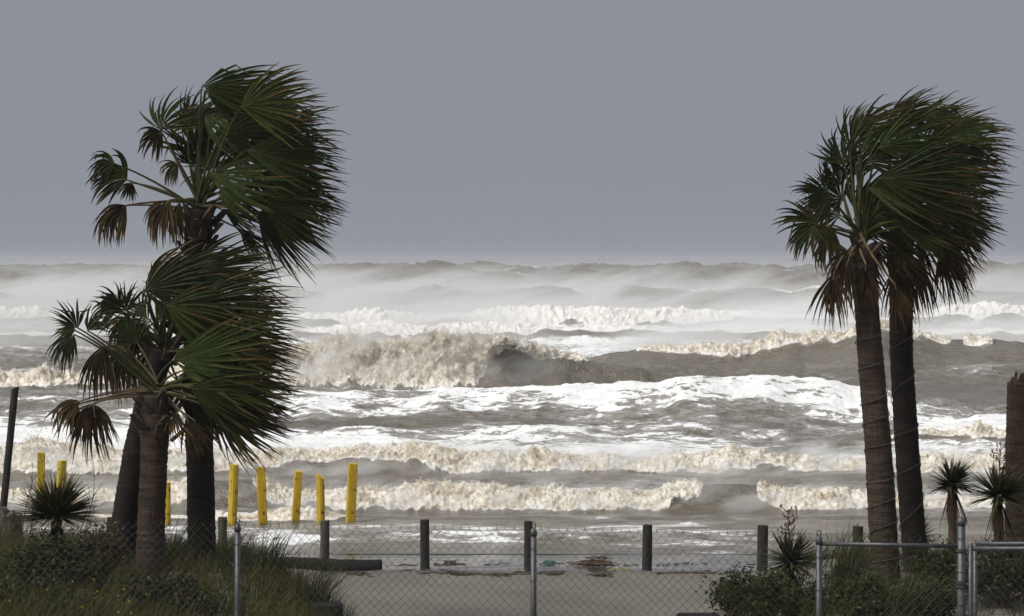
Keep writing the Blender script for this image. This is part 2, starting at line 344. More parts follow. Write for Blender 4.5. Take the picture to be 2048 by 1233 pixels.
def fast_mesh(me, v, q):
    me.vertices.add(len(v)); me.vertices.foreach_set('co', np.ascontiguousarray(v, np.float32).ravel()); k = q.shape[1]
    me.loops.add(q.size); me.loops.foreach_set('vertex_index', q.astype(np.int32).ravel())
    me.polygons.add(len(q)); me.polygons.foreach_set('loop_start', np.arange(0, q.size, k, dtype=np.int32)); me.update(calc_edges=True)
def sea():
    # rows: screen-uniform plus extra where the wave faces stand
    dd = np.concatenate([np.arange(42.5, 130, .02), np.arange(130, 400, .1), np.arange(400, 2600, 1.0)])
    wgt = F * H / dd ** 2 * .62
    for W in WAVES:
        a = W['A'][1].max() if 'A' in W else max(.1, (H - (W['y'][1] - HZ) * W['d'] / F).max())
        lo, hi = W['d'] - W['wf'] * a * 1.25 - .5, W['d'] + a * 1.0 + .4
        n_rows = np.clip(a * F / W['d'] * .75, 14, 75)
        wgt = wgt + ((dd > lo) & (dd < hi)) * n_rows / (hi - lo)
    cdf = np.concatenate([[0], np.cumsum((wgt[1:] + wgt[:-1]) / 2 * np.diff(dd))])
    nrow = int(cdf[-1]); rows = np.interp(np.linspace(0, cdf[-1], nrow), cdf, dd)
    xs = np.concatenate([np.linspace(-2600, -110, 60), np.linspace(-100, 2150, 1010), np.linspace(2160, 4650, 60)])
    XP, D = np.meshgrid(xs, rows); X = (XP - 1024) / F * D
    Z = np.zeros_like(X); DS = np.zeros_like(X)
    foam = flat_foam(XP, D + 1.2 * pn(X * .15, D * .12, seed=3)); turb = np.zeros_like(X); lump = np.zeros_like(X); cleanm = np.zeros_like(X)
    foam = foam + .22 * pn(X * .12, D * .11, seed=14) + .18 * pn(X * .4, D * .3, seed=15)
    amp = np.interp(D, [42, 44, 50, 60, 80, 120, 300, 700, 2500], [.0, .012, .03, .045, .075, .12, .3, .55, .8])
    sw = np.interp(D, [42, 100, 300, 900], [2.6, 4.5, 10, 24])
    Z += amp * (1.1 * pn(X / (sw * 1.5), D / sw, seed=21) + .8 * pn(X / 3.1, D / 2.2, seed=22) + .5 * pn(X / 1.3, D / .9, seed=23))
    far = np.interp(D, [120, 220, 450, 900], [0, .35, .8, 1.0])
    Z += far * (.55 * pn(X / 11, D / 7, seed=24) + 1.8 * (.3 - np.abs(pn(X / 6, D / 6, seed=25))) + 1.0 * (.5 - np.abs(pn(X / 4, D / 3.5, seed=28))) + .9 * pn(X / 23, D / 14, seed=26))
    foam += far * (1.1 * np.clip(fbm(X / 11, D / 10, o=3, seed=27) - .2, 0, .5) + .02)
    for k, W in enumerate(WAVES):
        d0 = W['d']; xr = (XP[0] - 1024) / F * d0
        A = np.interp(XP[0], *W['A']) if 'A' in W else np.maximum(0.04, H - (np.interp(XP[0], *W['y']) - HZ) * d0 / F)
        A = A * (1 + (.3 if d0 < 62 else .2 if d0 < 200 else .75) * pn(xr / (.02 * d0), xr * 0, seed=40 + k) + (.03 if d0 not in (73., 84.) else 0) * pn(xr / (.006 * d0), xr * 0, seed=60 + k))
        B = np.clip(np.interp(XP[0], *W['B']) * (1 + .5 * pn(xr / (.012 * d0), xr * 0, seed=80 + k)), 0, 1.1)
        lean = np.interp(XP[0], *W['lean']) if isinstance(W['lean'], tuple) else np.full_like(A, W['lean'])
        amax = A.max()
        dc = d0 + amax * (.9 * pn(xr / (.05 * d0), xr * 0, seed=100 + k) + .12 * pn(xr / (.012 * d0), xr * 0, seed=120 + k))
        s = D - dc[None]
        wf = W['wf'] * np.sqrt(A * amax) + 1e-3; wb = W['wb'] * np.sqrt(A * amax) + 1e-3
        p = np.where(s < 0, np.exp(-(np.abs(s) / wf) ** 1.9), np.exp(-(np.abs(s) / wb) ** 1.5))
        Z += A * p - .12 * amax * np.exp(-((s + wf * 2.2) / (wf * 1.2)) ** 2)
        DS += -lean * A * p ** 2 * 1.1
        # broken water: from the crest down the front by the fraction B
        front = np.where(s < 0, p, 1)
        jit = np.zeros_like(X); nr = np.abs(rows - d0) < 3 * W['wf'] * amax
        if B.max() > .03: jit[nr] = fbm(X[nr] / (.009 * d0), D[nr] / (.009 * d0), o=3, seed=140 + k)
        lowlim = 1 - np.clip(B, 0, 1) * 1.02 + .16 * sstep(np.clip(B, 0, 1), .1, .5) * (1 - .6 * sstep(B, .7, 1)) * jit
        br = sstep(front, lowlim - .12, lowlim + .06) * (B > .04) * np.where(s > 0, np.exp(-(s / (1.1 * A + .12)) ** 2), 1) * sstep(p, .02, .16)
        turb = np.maximum(turb, br * (1 if d0 < 150 else .4)); lump = np.maximum(lump, br * A * np.clip(B * 1.4, .35, 1))
        foam = np.maximum(foam, br * 1.25)
        foam = np.maximum(foam, (s > 0) * np.clip(B, 0, 1) * .75 * np.exp(-s / (5 * A + .6)) * np.where(d0 < 43, 0, 1))
        clean = (s < 0) * sstep(p, .15, .5) * (1 - np.clip(br * 3, 0, 1)) * (A / amax > .25) * (d0 > 50) * (d0 != 84.0) * (d0 != 73.0)
        foam = foam * (1 - .75 * clean); cleanm = np.maximum(cleanm, clean * (.9 if d0 < 110 else .55))
    Y = D + DS
    # boiling foam on the broken fronts: billows pushed out towards the shore and up
    m = lump > .004
    gY = np.gradient(Y, axis=0); gZ = np.gradient(Z, axis=0); gl = np.sqrt(gY ** 2 + gZ ** 2) + 1e-9; nY = (-gZ / gl)[m]; nZ = (gY / gl)[m]
    x_, y_, z_, l_ = X[m], Y[m], Z[m], lump[m]
    sc_ = np.clip(.55 * np.sqrt(np.maximum(l_, .05)), .1, .8)
    scl = np.interp(D[m], [44, 60, 100, 190, 400], [.20, .30, .62, .9, 2.0])
    b1 = np.abs(pn(x_ / scl, y_ / scl, z_ / scl, seed=7)) ; b2 = np.abs(pn(x_ / scl * 2.3, y_ / scl * 2.3, z_ / scl * 2.3, seed=8)); b3 = pn(x_ / scl * 5.1, y_ / scl * 5.1, z_ / scl * 5.1, seed=9)
    b0 = pn(x_ / scl / 2.6, y_ / scl / 2.6, z_ / scl / 2.6, seed=6)
    b4 = np.abs(pn(x_ / scl * 8.7, y_ / scl * 8.7, z_ / scl * 8.7, seed=10))
    bil = scl * np.clip(l_ / (scl * .7), 0, 1) * np.interp(D[m], [44, 62, 95, 110, 150], [.55, .5, .8, .7, .35]) * (.7 * b0 + (b1 - .2) * 1.0 + (b2 - .2) * .65 + (np.abs(b3) - .2) * .45 + (b4 - .2) * .25)
    Z[m] += bil * np.clip(nZ, .12, 1); Y[m] += bil * np.clip(nY, -1, .2); X[m] += l_ * .12 * pn(x_ / scl * 1.7, y_ / scl * 1.7, z_ / scl * 1.7, seed=12)
    # foam stands a little proud and rough on the flatter water
    rough = np.clip(foam - .35, 0, .6) * np.interp(D, [43, 60, 90, 300], [.02, .12, .22, .4])
    Z += rough * (np.abs(pn(X / .7, Y / .7, seed=31)) * .9 + .5 * np.abs(pn(X / .28, Y / .28, seed=32)))
    Z += np.interp(D, [44, 48, 60, 75, 100, 140, 220], [0, .04, .11, .26, .34, .4, 0]) * (.3 - np.abs(pn(X / 2.1, D / 1.3, seed=33)) - .45 * np.abs(pn(X / .9, D / .55, seed=34))) * (1 - .7 * np.clip(turb, 0, 1)) * (1 - cleanm)
    Z += SEA
    v = np.stack([X, Y, Z], -1).reshape(-1, 3)
    ny, nx = X.shape; idx = np.arange(nx * ny).reshape(ny, nx)
    q = np.stack([idx[:-1, :-1], idx[:-1, 1:], idx[1:, 1:], idx[1:, :-1]], -1).reshape(-1, 4)
    me = bpy.data.meshes.new('sea'); fast_mesh(me, v, q)
    me.attributes.new('foam', 'FLOAT', 'POINT').data.foreach_set('value', np.clip(foam, 0, 1.2).astype(np.float32).ravel())
    me.attributes.new('turb', 'FLOAT', 'POINT').data.foreach_set('value', np.clip(turb, 0, 1).astype(np.float32).ravel())
    o = tag(link('sea', me, M_SEA, smooth=True), kind='structure')
    print('sea quads', len(q), 'rows', ny)
    # flying drops above the broken crests
    cand = np.argwhere((lump > .05) & (XP > -60) & (XP < 2110) & (D < 130))
    wts = lump[cand[:, 0], cand[:, 1]] ** .5 * (50 / D[cand[:, 0], cand[:, 1]]) ** .3
    # prefer points near the top of the wave
    zrel = Z[cand[:, 0], cand[:, 1]] - SEA
    wts = wts * np.clip(zrel, .02, 2); wts /= wts.sum()
    pick = cand[RNG.choice(len(cand), 110000, p=wts)]
    tv = np.array([(1,1,1),(1,-1,-1),(-1,1,-1),(-1,-1,1)], float) * .62; tf = np.array([(0,1,2),(0,3,1),(0,2,3),(1,3,2)])
    base = np.stack([X[pick[:,0],pick[:,1]], Y[pick[:,0],pick[:,1]], Z[pick[:,0],pick[:,1]]], -1)
    L = lump[pick[:,0],pick[:,1]][:, None]; n_ = len(pick)
    off = np.concatenate([RNG.normal(0, .05, (n_,1)), -RNG.exponential(.05, (n_,1)), RNG.exponential(.075, (n_,1)) - .03], 1) * np.clip(L, .15, 1.6)
    r = RNG.uniform(.005, .016, (n_,1)) * (base[:, 1:2] / 55) ** .6
    ang = RNG.uniform(0, 6.28, (n_, 1)); ca, sa = np.cos(ang), np.sin(ang)
    rot = np.stack([tv[None, :, 0] * ca - tv[None, :, 1] * sa, tv[None, :, 0] * sa + tv[None, :, 1] * ca, np.repeat(tv[None, :, 2], n_, 0)], -1)
    vv = (base + off)[:, None, :] + rot * r[:, :, None] * RNG.uniform(.6, 1.5, (n_, 1, 3)); ff = tf[None] + (np.arange(n_) * 4)[:, None, None]
    me2 = bpy.data.meshes.new('sea_spray_drops'); fast_mesh(me2, vv.reshape(-1, 3), ff.reshape(-1, 3))
    tag(link('sea_spray_drops', me2, M_DROP), 'pale drops of spray thrown up over the breaking wave crests', 'spray', kind='stuff')
sea()

# ------------------------------------------------------------------ palms
WIND = Vector((1, .12, .06)).normalized()
GREEN = (.009, .017, .003); GREEN2 = (.034, .053, .008); BROWN = (.060, .032, .013); TAN = (.24, .165, .07); DEADC = (.044, .025, .013)
def lerp3(a, b, t): return tuple(a[i] + (b[i] - a[i]) * t for i in range(3))
def frond(palm, hubp, crown, ang, L, spread, dead=0.0, k=1.0, droop=.25, depth=None, nseg=None, tw=None, thick=.016):
    """one fan leaf: petiole from the crown plus ~30 folded segments bent by the wind"""
    r = random
    a = Vector((math.cos(math.radians(ang)), r.uniform(-.45, .45) if depth is None else depth, math.sin(math.radians(ang)))).normalized()
    nrm = Vector((0, -1, 0)) + Vector((r.uniform(-.5, .5), 0, r.uniform(-.1, .8)))
    if tw is not None: nrm = Vector(tw)
    side = nrm.cross(a).normalized(); nrm = a.cross(side).normalized()
    W_ = (WIND + Vector((0, r.uniform(-.3, .3), r.uniform(-.38, .3)))).normalized()
    mb = MB(); ns = nseg or r.randint(20, 27); sp = math.radians(spread)
    g0 = lerp3(GREEN, GREEN2, r.random()); g0 = lerp3(g0, DEADC, dead); tipc = lerp3(BROWN, TAN, r.random() * .7)
    dph = 2 * sp / ns; M_ = 8
    for i in range(ns):
        u = (i + .5) / ns * 2 - 1; ph = u * sp + (r.uniform(-.45, .45) + (.55 if i % 3 == 0 else -.45 if i % 3 == 2 else 0)) * dph
        d = (a * math.cos(ph) + side * math.sin(ph)).normalized()
        p = hubp + a * (.10 * L * (1 - abs(u)))
        ln = L * (.72 + .28 * math.cos(ph * .8)) * (r.uniform(.86, 1.1) if r.random() > .22 else r.uniform(.5, .85)); kink = r.randint(3, 7) if r.random() < .34 else 99; kv = Vector((r.uniform(-.2, .9), r.uniform(-.6, .6), r.uniform(-1.3, .3)))
        kk = k * r.uniform(.7, 1.35); dr = droop * r.uniform(.5, 1.6) * (1 + dead) * (1 if droop < .8 else 1.35)
        flut = Vector((r.uniform(-.2, .2), r.uniform(-.3, .3), r.uniform(-.25, .25)))
        brown_from = r.uniform(.5, 1.12) - .5 * dead; gs = r.uniform(.45, 1.45)
        if r.random() < .08: brown_from -= .5
        wmax = max(.4 * ln * dph * (1.6 if droop < .8 else 2.3), .02); sgn = nrm.copy(); vs = []; cs = []; ds = ln / M_
        for j in range(M_ + 1):
            t = j / M_
            wd = wmax * (t / .4 + .06) if t < .4 else wmax * max(.04, (1 - (t - .4) / .6)) ** .75
            sd = d.cross(sgn).normalized(); fold = sgn * wd * .35
            vs += [p - sd * wd * .5 + fold * .5, p - fold * .5, p + sd * wd * .5 + fold * .5]
            c = lerp3(tuple(q * gs for q in g0), tuple(q * (.6 + .4 * gs) for q in tipc), max(0, min(1, (t - brown_from) / .25)))
            c = lerp3(c, (.09, .11, .03), .35 * (1 - t) * (1 - dead)); cs += [c] * 3
            if j == kink: d = (d + kv).normalized()
            d = (d + (W_ * kk + Vector((0, 0, -1)) * dr + flut * t * 1.2 + Vector((0, 0, -.9)) * max(0, t - .6)) * (ds / max(L, .3)) * (.4 + 1.2 * t)).normalized(); p = p + d * ds
        fs = []
        for j in range(M_):
            b = j * 3; fs += [(b, b + 1, b + 4, b + 3), (b + 1, b + 2, b + 5, b + 4)]
        mb.add(vs, fs, cs)
    # petiole
    c0 = crown + Vector((r.uniform(-.05, .05), r.uniform(-.06, .06), r.uniform(-.06, .1)))
    dv = hubp - c0; mid = c0 + dv * .5 + Vector((-.05, 0, .10 * dv.length)) + Vector((r.uniform(-.05, .05),) * 3)
    pts = []
    for j in range(9):
        t = j / 8; pts.append(c0 * (1 - t) ** 2 + mid * 2 * t * (1 - t) + hubp * t * t)
    pts.append(hubp + a * .14 * L)
    pc = lerp3((.075, .085, .028), (.20, .145, .085), dead)
    mb.tube(pts, [thick * (1.25 - .75 * i / 9) for i in range(10)], 5, pc)
    return mb.build('frond', M_LEAF, palm, smooth=False, color=True)

def trunk(palm, pts, rad, mat, n=18, seg=46):
    """tapered ringed trunk along px control points already in world space"""
    pts = [Vector(p) for p in pts]; cum = [0]
    for a, b in zip(pts, pts[1:]): cum.append(cum[-1] + (b - a).length)
    path = []; rr = []
    for i in range(seg * 2 + 1):
        t = i / (seg * 2) * cum[-1]; j = max(k for k in range(len(cum)) if cum[k] <= t + 1e-9); j = min(j, len(pts) - 2)
        f = (t - cum[j]) / (cum[j + 1] - cum[j]); path.append(pts[j].lerp(pts[j + 1], f))
        base = rad[j] + (rad[j + 1] - rad[j]) * f
        rr.append(base * (1 + (.018 if i % 2 else -.012) + random.uniform(-.02, .02)))
    # smooth the path
    for _ in range(6): path = [path[0]] + [(path[i - 1] + path[i] * 2 + path[i + 1]) / 4 for i in range(1, len(path) - 1)] + [path[-1]]
    mb = MB(); mb.tube(path, rr, n, jit=.025); return mb.build('trunk', mat, palm, smooth=True)
_boot = None
def boots(palm, c, top, r0, n, spreadz):
    """old leaf bases criss-crossing under the crown"""
    global _boot
    if _boot is None:
        b = MB(); b.add([(-.045, 0, 0), (.045, 0, 0), (.03, .05, .13), (-.03, .05, .13), (-.05, .03, 0), (.05, .03, 0), (.022, .085, .14), (-.022, .085, .14)],
                        [(0, 1, 2, 3), (5, 4, 7, 6), (4, 0, 3, 7), (1, 5, 6, 2), (3, 2, 6, 7), (4, 5, 1, 0)])
        me = bpy.data.meshes.new('leaf_base'); me.from_pydata(b.v, [], b.f); me.update(); me.materials.append(M_BOOT); _boot = me
    for i in range(n):
        an = i * 2.4 + random.uniform(-.3, .3); h = (i / n) * spreadz
        o = link('leaf_base', _boot, None, palm)
        o.location = c.lerp(top, h / max(spreadz, .01)) + Vector((math.cos(an), math.sin(an), 0)) * r0 * .86
        o.rotation_euler = (random.uniform(-.55, -.1), random.uniform(-.35, .35), an - math.pi / 2); s = random.uniform(.8, 1.35); o.scale = (s, s, s * random.uniform(.9, 1.4))

def palm(label, d, tpx, rad_px, crown_px, fr, fill, mat=M_TRUNK, nboot=18, bootpx=70, fill_dead=0.0):
    base = P(tpx[0][0], tpx[0][1], d); g = float(ground_z(base.x, d)); root = empty('palm_tree', (base.x, d, g - .15))
    tag(root, label, 'palm tree', 'wind-blown fan palms')
    pts = [P(x, y, d) for x, y in tpx]; pts[0].z = g - .15
    trunk(root, pts, [r / F * d for r in rad_px], mat)
    cr = P(crown_px[0], crown_px[1], d); top = pts[-1]
    lower = P(tpx[-1][0], tpx[-1][1] + bootpx, d)
    boots(root, lower, top, rad_px[-1] / F * d, nboot, bootpx / F * d)
    for f in fr:
        hx, hy, ang, L, sp = f[:5]; kw = dict(f[5]) if len(f) > 5 else {}
        off = kw.pop('y', random.uniform(-.35, .35))
        hub = P(hx, hy, d); hub.y += off
        frond(root, hub, cr, ang, L / F * d, sp, **kw)
    (cx, cy_, rx, ry, a0, a1, l0, l1, cnt) = fill
    for i in range(cnt):
        t = random.uniform(0, 2 * math.pi); q = math.sqrt(random.random())
        hx = cx + rx * q * math.cos(t); hy = cy_ + ry * q * math.sin(t)
        fr_ = (hy - (cy_ - ry)) / (2 * ry)
        hub = P(hx, hy, d); hub.y += random.uniform(-.75, .75)
        frond(root, hub, cr, a1 + (a0 - a1) * fr_ + random.uniform(-12, 12), random.uniform(l0, l1) / F * d, random.uniform(38, 60), dead=fill_dead * random.random() * (0.3 + fr_), k=random.uniform(.6, 1.3))
    return root
DD = dict
palm('tall fan palm with upright trunk, the highest crown of the left clump', 30.0,
     [(404, 1160), (402, 1000), (396, 760), (392, 560), (398, 420)], [29, 28, 27, 26, 29], (400, 415),
     [(410, 175, 0, 145, 45), (414, 184, -12, 145, 50, DD(y=-.2)), (412, 182, 10, 130, 32), (404, 225, -20, 140, 60), (425, 215, 0, 150, 55), (470, 235, 12, 165, 48), (505, 245, 22, 150, 40), (530, 270, 6, 150, 42),
      (455, 270, -4, 185, 48, DD(y=-.4)), (440, 300, 2, 180, 52), (500, 305, -4, 180, 42, DD(y=-.5)), (545, 330, -10, 140, 40), (480, 345, -10, 185, 48), (520, 368, -14, 165, 42), (430, 350, -10, 165, 52, DD(y=-.5)),
      (440, 388, -15, 130, 45), (505, 392, -24, 165, 42), (530, 402, -28, 150, 42), (545, 300, -4, 140, 36), (560, 360, -22, 135, 36),
      (517, 425, -38, 170, 46, DD(dead=.5, y=-.3, k=.5)), (520, 432, -48, 130, 40, DD(dead=.6, y=-.1, k=.4)), (476, 458, -48, 95, 30, DD(dead=.75, k=.5)), (545, 390, -30, 140, 35, DD(dead=.4)),
      (325, 262, 70, 92, 75, DD(y=-.2, k=1.1, droop=.0, depth=.1)), (330, 268, 200, 60, 70, DD(dead=.8, k=-.2, droop=1.0)), (372, 250, 60, 90, 60),
      (262, 362, 150, 85, 70, DD(k=-.6, droop=1.5, y=-.3, depth=.0)), (262, 366, 245, 40, 70, DD(dead=.7, k=-.3, droop=.8)), (238, 330, 165, 60, 60, DD(k=-.6, droop=1.6, y=-.3, dead=.15)),
      (258, 412, 215, 80, 55, DD(dead=.9, k=-.3, droop=1.1, y=-.2)), (232, 418, 235, 75, 45, DD(dead=.9, k=.2, droop=1.1, y=-.2)),
      (345, 402, 235, 90, 62, DD(dead=.85, k=.3, droop=1.2, y=-.3)), (362, 405, 255, 85, 40, DD(dead=.7, k=.4, droop=1.2, y=-.1)), (380, 330, 100, 80, 60, DD(y=.3)), (385, 300, 110, 110, 70, DD(y=.5)), (400, 340, 80, 110, 60, DD(y=.4)), (425, 330, 140, 90, 70, DD(y=.5)), (395, 255, 120, 90, 60, DD(y=.3)), (420, 280, 30, 120, 70, DD(y=.5)), (440, 420, -20, 100, 50, DD(y=.4, dead=.3)), (360, 330, 200, 50, 60, DD(dead=.5, k=.3, droop=1.))],
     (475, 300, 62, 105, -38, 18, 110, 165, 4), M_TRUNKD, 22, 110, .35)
palm('leaning fan palm whose trunk crosses behind its neighbour in the left clump', 29.4,
     [(236, 1150), (250, 1040), (272, 900), (300, 780), (325, 700)], [29, 27, 25, 24, 24], (328, 700),
     [(300, 562, 20, 110, 55, DD(y=-.3)), (312, 552, 2, 160, 45), (340, 545, 8, 160, 38), (300, 580, 5, 150, 60, DD(y=-.5)), (355, 555, 8, 180, 46), (400, 548, 12, 165, 40), (425, 590, 4, 160, 42), (380, 610, 0, 190, 46, DD(y=-.5)),
      (340, 630, 2, 195, 48, DD(y=-.4)), (435, 640, -4, 150, 42), (400, 680, -8, 180, 42), (435, 700, -14, 160, 40), (360, 700, -8, 195, 44, DD(y=-.5)), (310, 640, 15, 150, 60), (450, 620, -2, 150, 36), (455, 670, -10, 145, 36),
      (262, 622, 105, 62, 80, DD(y=-.3, k=.2)), (290, 640, 160, 90, 70, DD(y=.3)), (270, 680, 200, 90, 70, DD(y=.3)), (300, 700, 190, 100, 70, DD(y=.4, dead=.3)), (330, 660, 60, 110, 70, DD(y=.3)), (280, 720, 240, 90, 60, DD(y=.2, dead=.5)), (340, 760, -30, 150, 60, DD(y=.4)), (370, 800, -50, 110, 60, DD(y=.3, dead=.5)), (320, 590, 80, 90, 60, DD(y=.3)), (245, 615, 150, 60, 75, DD(k=-.4, droop=1.4)), (220, 625, 60, 60, 60, DD(dead=.4)), (270, 640, 190, 80, 60, DD(k=-.2, droop=1.3, dead=.2)), (290, 650, 230, 90, 60, DD(k=0, droop=1.2, dead=.4)), (250, 640, 250, 80, 50, DD(dead=.5, k=.1, droop=1.2))],
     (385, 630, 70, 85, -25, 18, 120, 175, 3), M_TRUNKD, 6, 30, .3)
palm('short thick fan palm with dead brown fans low on its left side', 28.7,
     [(300, 1185), (302, 1060), (307, 940), (310, 860), (312, 790)], [30, 28, 27, 29, 32], (314, 785),
     [(400, 770, -8, 190, 46), (430, 748, -8, 165, 42), (455, 770, -16, 145, 40), (430, 800, -24, 170, 44, DD(y=-.4, dead=.2)), (440, 815, -38, 150, 42, DD(y=-.3, dead=.35)), (425, 810, -52, 130, 40, DD(dead=.5, k=.5)), (460, 790, -30, 140, 36, DD(dead=.3)),
      (370, 740, 0, 200, 46, DD(y=-.3)), (350, 720, 5, 190, 50), (380, 835, -70, 75, 45, DD(dead=.8, k=.4)), (395, 840, -95, 70, 40, DD(dead=.8, k=.3)), (360, 820, -110, 70, 40, DD(dead=.8)),
      (165, 655, 120, 60, 60, DD(k=-.1, droop=.2, y=-.3)), (160, 660, 175, 50, 60, DD(k=-.4, droop=.8, y=-.3)), (158, 668, 235, 80, 50, DD(k=.1, droop=1.0, y=-.3)), (185, 660, 60, 60, 50, DD(dead=.3)),
      (215, 690, 250, 110, 45, DD(dead=.75, k=.25, droop=1.0, y=-.2)), (235, 690, 270, 110, 40, DD(dead=.6, k=.3, droop=1.0)), (260, 700, 250, 90, 50, DD(dead=.5, k=.2, droop=1.)), (270, 690, 120, 80, 60),
      (170, 800, 200, 85, 50, DD(dead=1, k=-.35, droop=.9, y=-.3)), (165, 806, 250, 75, 42, DD(dead=1, k=.3, droop=1.0, y=-.3)), (196, 804, 258, 118, 42, DD(dead=1, k=.25, droop=.6, y=-.35)), (196, 804, 225, 80, 36, DD(dead=1, k=.1, droop=.9, y=-.35)), (198, 806, 300, 85, 30, DD(dead=.9, k=.3, droop=.9, y=-.3))],
     (405, 760, 55, 55, -38, 0, 110, 160, 3), M_TRUNK, 24, 90, .4)
palm('front fan palm of the right pair, brown trunk and dead fans hanging under its crown', 28.6,
     [(1772, 1200), (1768, 1090), (1757, 900), (1743, 740), (1732, 600), (1726, 490)], [30, 28.5, 27, 26, 24, 26], (1726, 480),
     [(1652, 392, 145, 80, 72, DD(k=-.1, droop=.5, y=-.3)), (1655, 396, 205, 70, 60, DD(k=-.1, droop=.9, y=-.3)), (1626, 450, 160, 82, 60, DD(k=-.15, droop=.8, y=-.3, dead=.25)), (1622, 452, 225, 75, 55, DD(k=.05, droop=.9, y=-.3, dead=.2)), (1660, 450, 250, 80, 55, DD(dead=.4, k=.1, droop=1.)),
      (1690, 330, 105, 85, 70), (1690, 430, 170, 90, 70, DD(y=.4)), (1700, 400, 140, 100, 70, DD(y=.5)), (1720, 420, 60, 120, 70, DD(y=.4)), (1740, 430, 20, 130, 60, DD(y=.3)), (1680, 460, 220, 90, 60, DD(y=.4, dead=.4)), (1790, 480, -60, 110, 50, DD(y=.4, dead=.6)), (1760, 480, -80, 90, 50, DD(y=.4, dead=.7)), (1830, 430, -20, 120, 50, DD(y=.3)), (1665, 420, 180, 80, 70, DD(y=.2)), (1715, 350, 90, 110, 70, DD(y=.4)), (1700, 300, 70, 100, 60), (1685, 370, 120, 80, 70), (1705, 272, 45, 95, 55, DD(dead=.35)), (1730, 254, 24, 110, 48, DD(dead=.3)), (1720, 330, 15, 190, 52, DD(y=-.5)), (1745, 300, 12, 175, 48, DD(y=-.4)),
      (1745, 360, 0, 195, 46, DD(y=-.5)), (1725, 380, -5, 150, 58, DD(y=-.5)), (1790, 330, 2, 180, 44, DD(y=-.4)), (1770, 400, -5, 175, 44, DD(y=-.4)), (1790, 455, -12, 120, 46, DD(y=-.4)), (1770, 445, 5, 110, 55, DD(y=-.5)),
      (1662, 545, 262, 108, 42, DD(dead=1, k=.15, droop=.5, y=-.3)), (1668, 560, 240, 70, 36, DD(dead=1, k=.1, droop=.8, y=-.25)), (1723, 528, 268, 100, 32, DD(dead=1, k=.1, droop=.4, y=-.35)), (1780, 568, 285, 88, 32, DD(dead=1, k=.15, droop=.5, y=-.35)), (1690, 520, 255, 110, 40, DD(dead=.9, k=.1, droop=.7)), (1700, 500, 225, 90, 40, DD(dead=.8, k=.0, droop=1.)), (1745, 520, 280, 90, 35, DD(dead=.9, k=.2, droop=.8))],
     (1735, 360, 50, 90, -20, 35, 100, 150, 4), M_TRUNK, 8, 40, .35)
palm('rear fan palm of the right pair, thinner darker trunk and wide crown blown seaward right', 29.5,
     [(1836, 1190), (1826, 1060), (1813, 880), (1803, 720), (1801, 560), (1803, 460)], [26, 25, 24, 23, 23, 26], (1803, 455),
     [(1775, 252, 34, 95, 45), (1800, 236, 26, 100, 40), (1830, 238, 12, 90, 40), (1760, 260, 20, 130, 50, DD(dead=.3)), (1850, 255, 25, 120, 42), (1880, 280, 20, 130, 40), (1905, 300, 12, 120, 40, DD(dead=.3)), (1870, 320, 5, 150, 42), (1900, 350, 0, 125, 40, DD(dead=.3)),
      (1850, 360, -4, 165, 42), (1905, 385, -18, 125, 40, DD(dead=.35)), (1880, 400, -35, 140, 40), (1850, 410, -28, 150, 42), (1895, 420, -40, 110, 38, DD(dead=.3)), (1840, 300, 10, 170, 42), (1815, 380, -10, 160, 46),
      (1835, 465, -48, 140, 40, DD(dead=.85, k=.35, droop=.5)), (1860, 470, -52, 135, 40, DD(dead=.85, k=.3, droop=.6)), (1885, 465, -62, 135, 38, DD(dead=.85, k=.2, droop=.6)), (1900, 440, -50, 110, 36, DD(dead=.7, k=.3)), (1870, 500, -70, 115, 36, DD(dead=.9, k=.1, droop=.6)), (1850, 450, -45, 140, 40, DD(dead=.6)),
      (1805, 540, 275, 105, 34, DD(dead=.95, k=.1, droop=.6, y=-.3)), (1790, 530, 262, 110, 36, DD(dead=.95, k=.1, droop=.6, y=-.25)), (1820, 520, 290, 110, 36, DD(dead=.9, k=.1, droop=.8, y=-.25))],
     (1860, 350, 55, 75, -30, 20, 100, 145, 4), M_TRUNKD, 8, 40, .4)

# cords wound round the two right-hand trunks
def cord(label, d, pts, rads, turns, phase):
    mb = MB(); out = []
    for i in range(turns * 20 + 1):
        t = i / (turns * 20); y = pts[0][1] + (pts[-1][1] - pts[0][1]) * t
        ys = [p[1] for p in pts][::-1]
        x = np.interp(y, ys, [p[0] for p in pts][::-1]); r = (np.interp(y, ys, rads[::-1]) * 1.045 + 1.0) / F * d
        an = phase + i / 20 * 2 * math.pi + .8 * math.sin(i * .11); c = P(x, y, d)
        out.append(c + Vector((math.cos(an) * r, math.sin(an) * r, .03 * math.sin(i * .23))))
    mb.tube(out, .005, 5); o = mb.build('cord', M_CORD); tag(o, label, 'cord', 'cords wound round the right palms')
cord('thin pale cord spiralling round the brown front trunk of the right palm pair', 28.6, [(1772, 1150), (1768, 1090), (1757, 900), (1743, 740), (1734, 660)], [29.5, 28.5, 27, 26, 25], 9, .5)
cord('thin pale cord spiralling round the dark rear trunk of the right palm pair', 29.5, [(1833, 1140), (1826, 1060), (1813, 880), (1803, 720), (1802, 640)], [26, 25, 24, 23, 23], 6, 2.1)

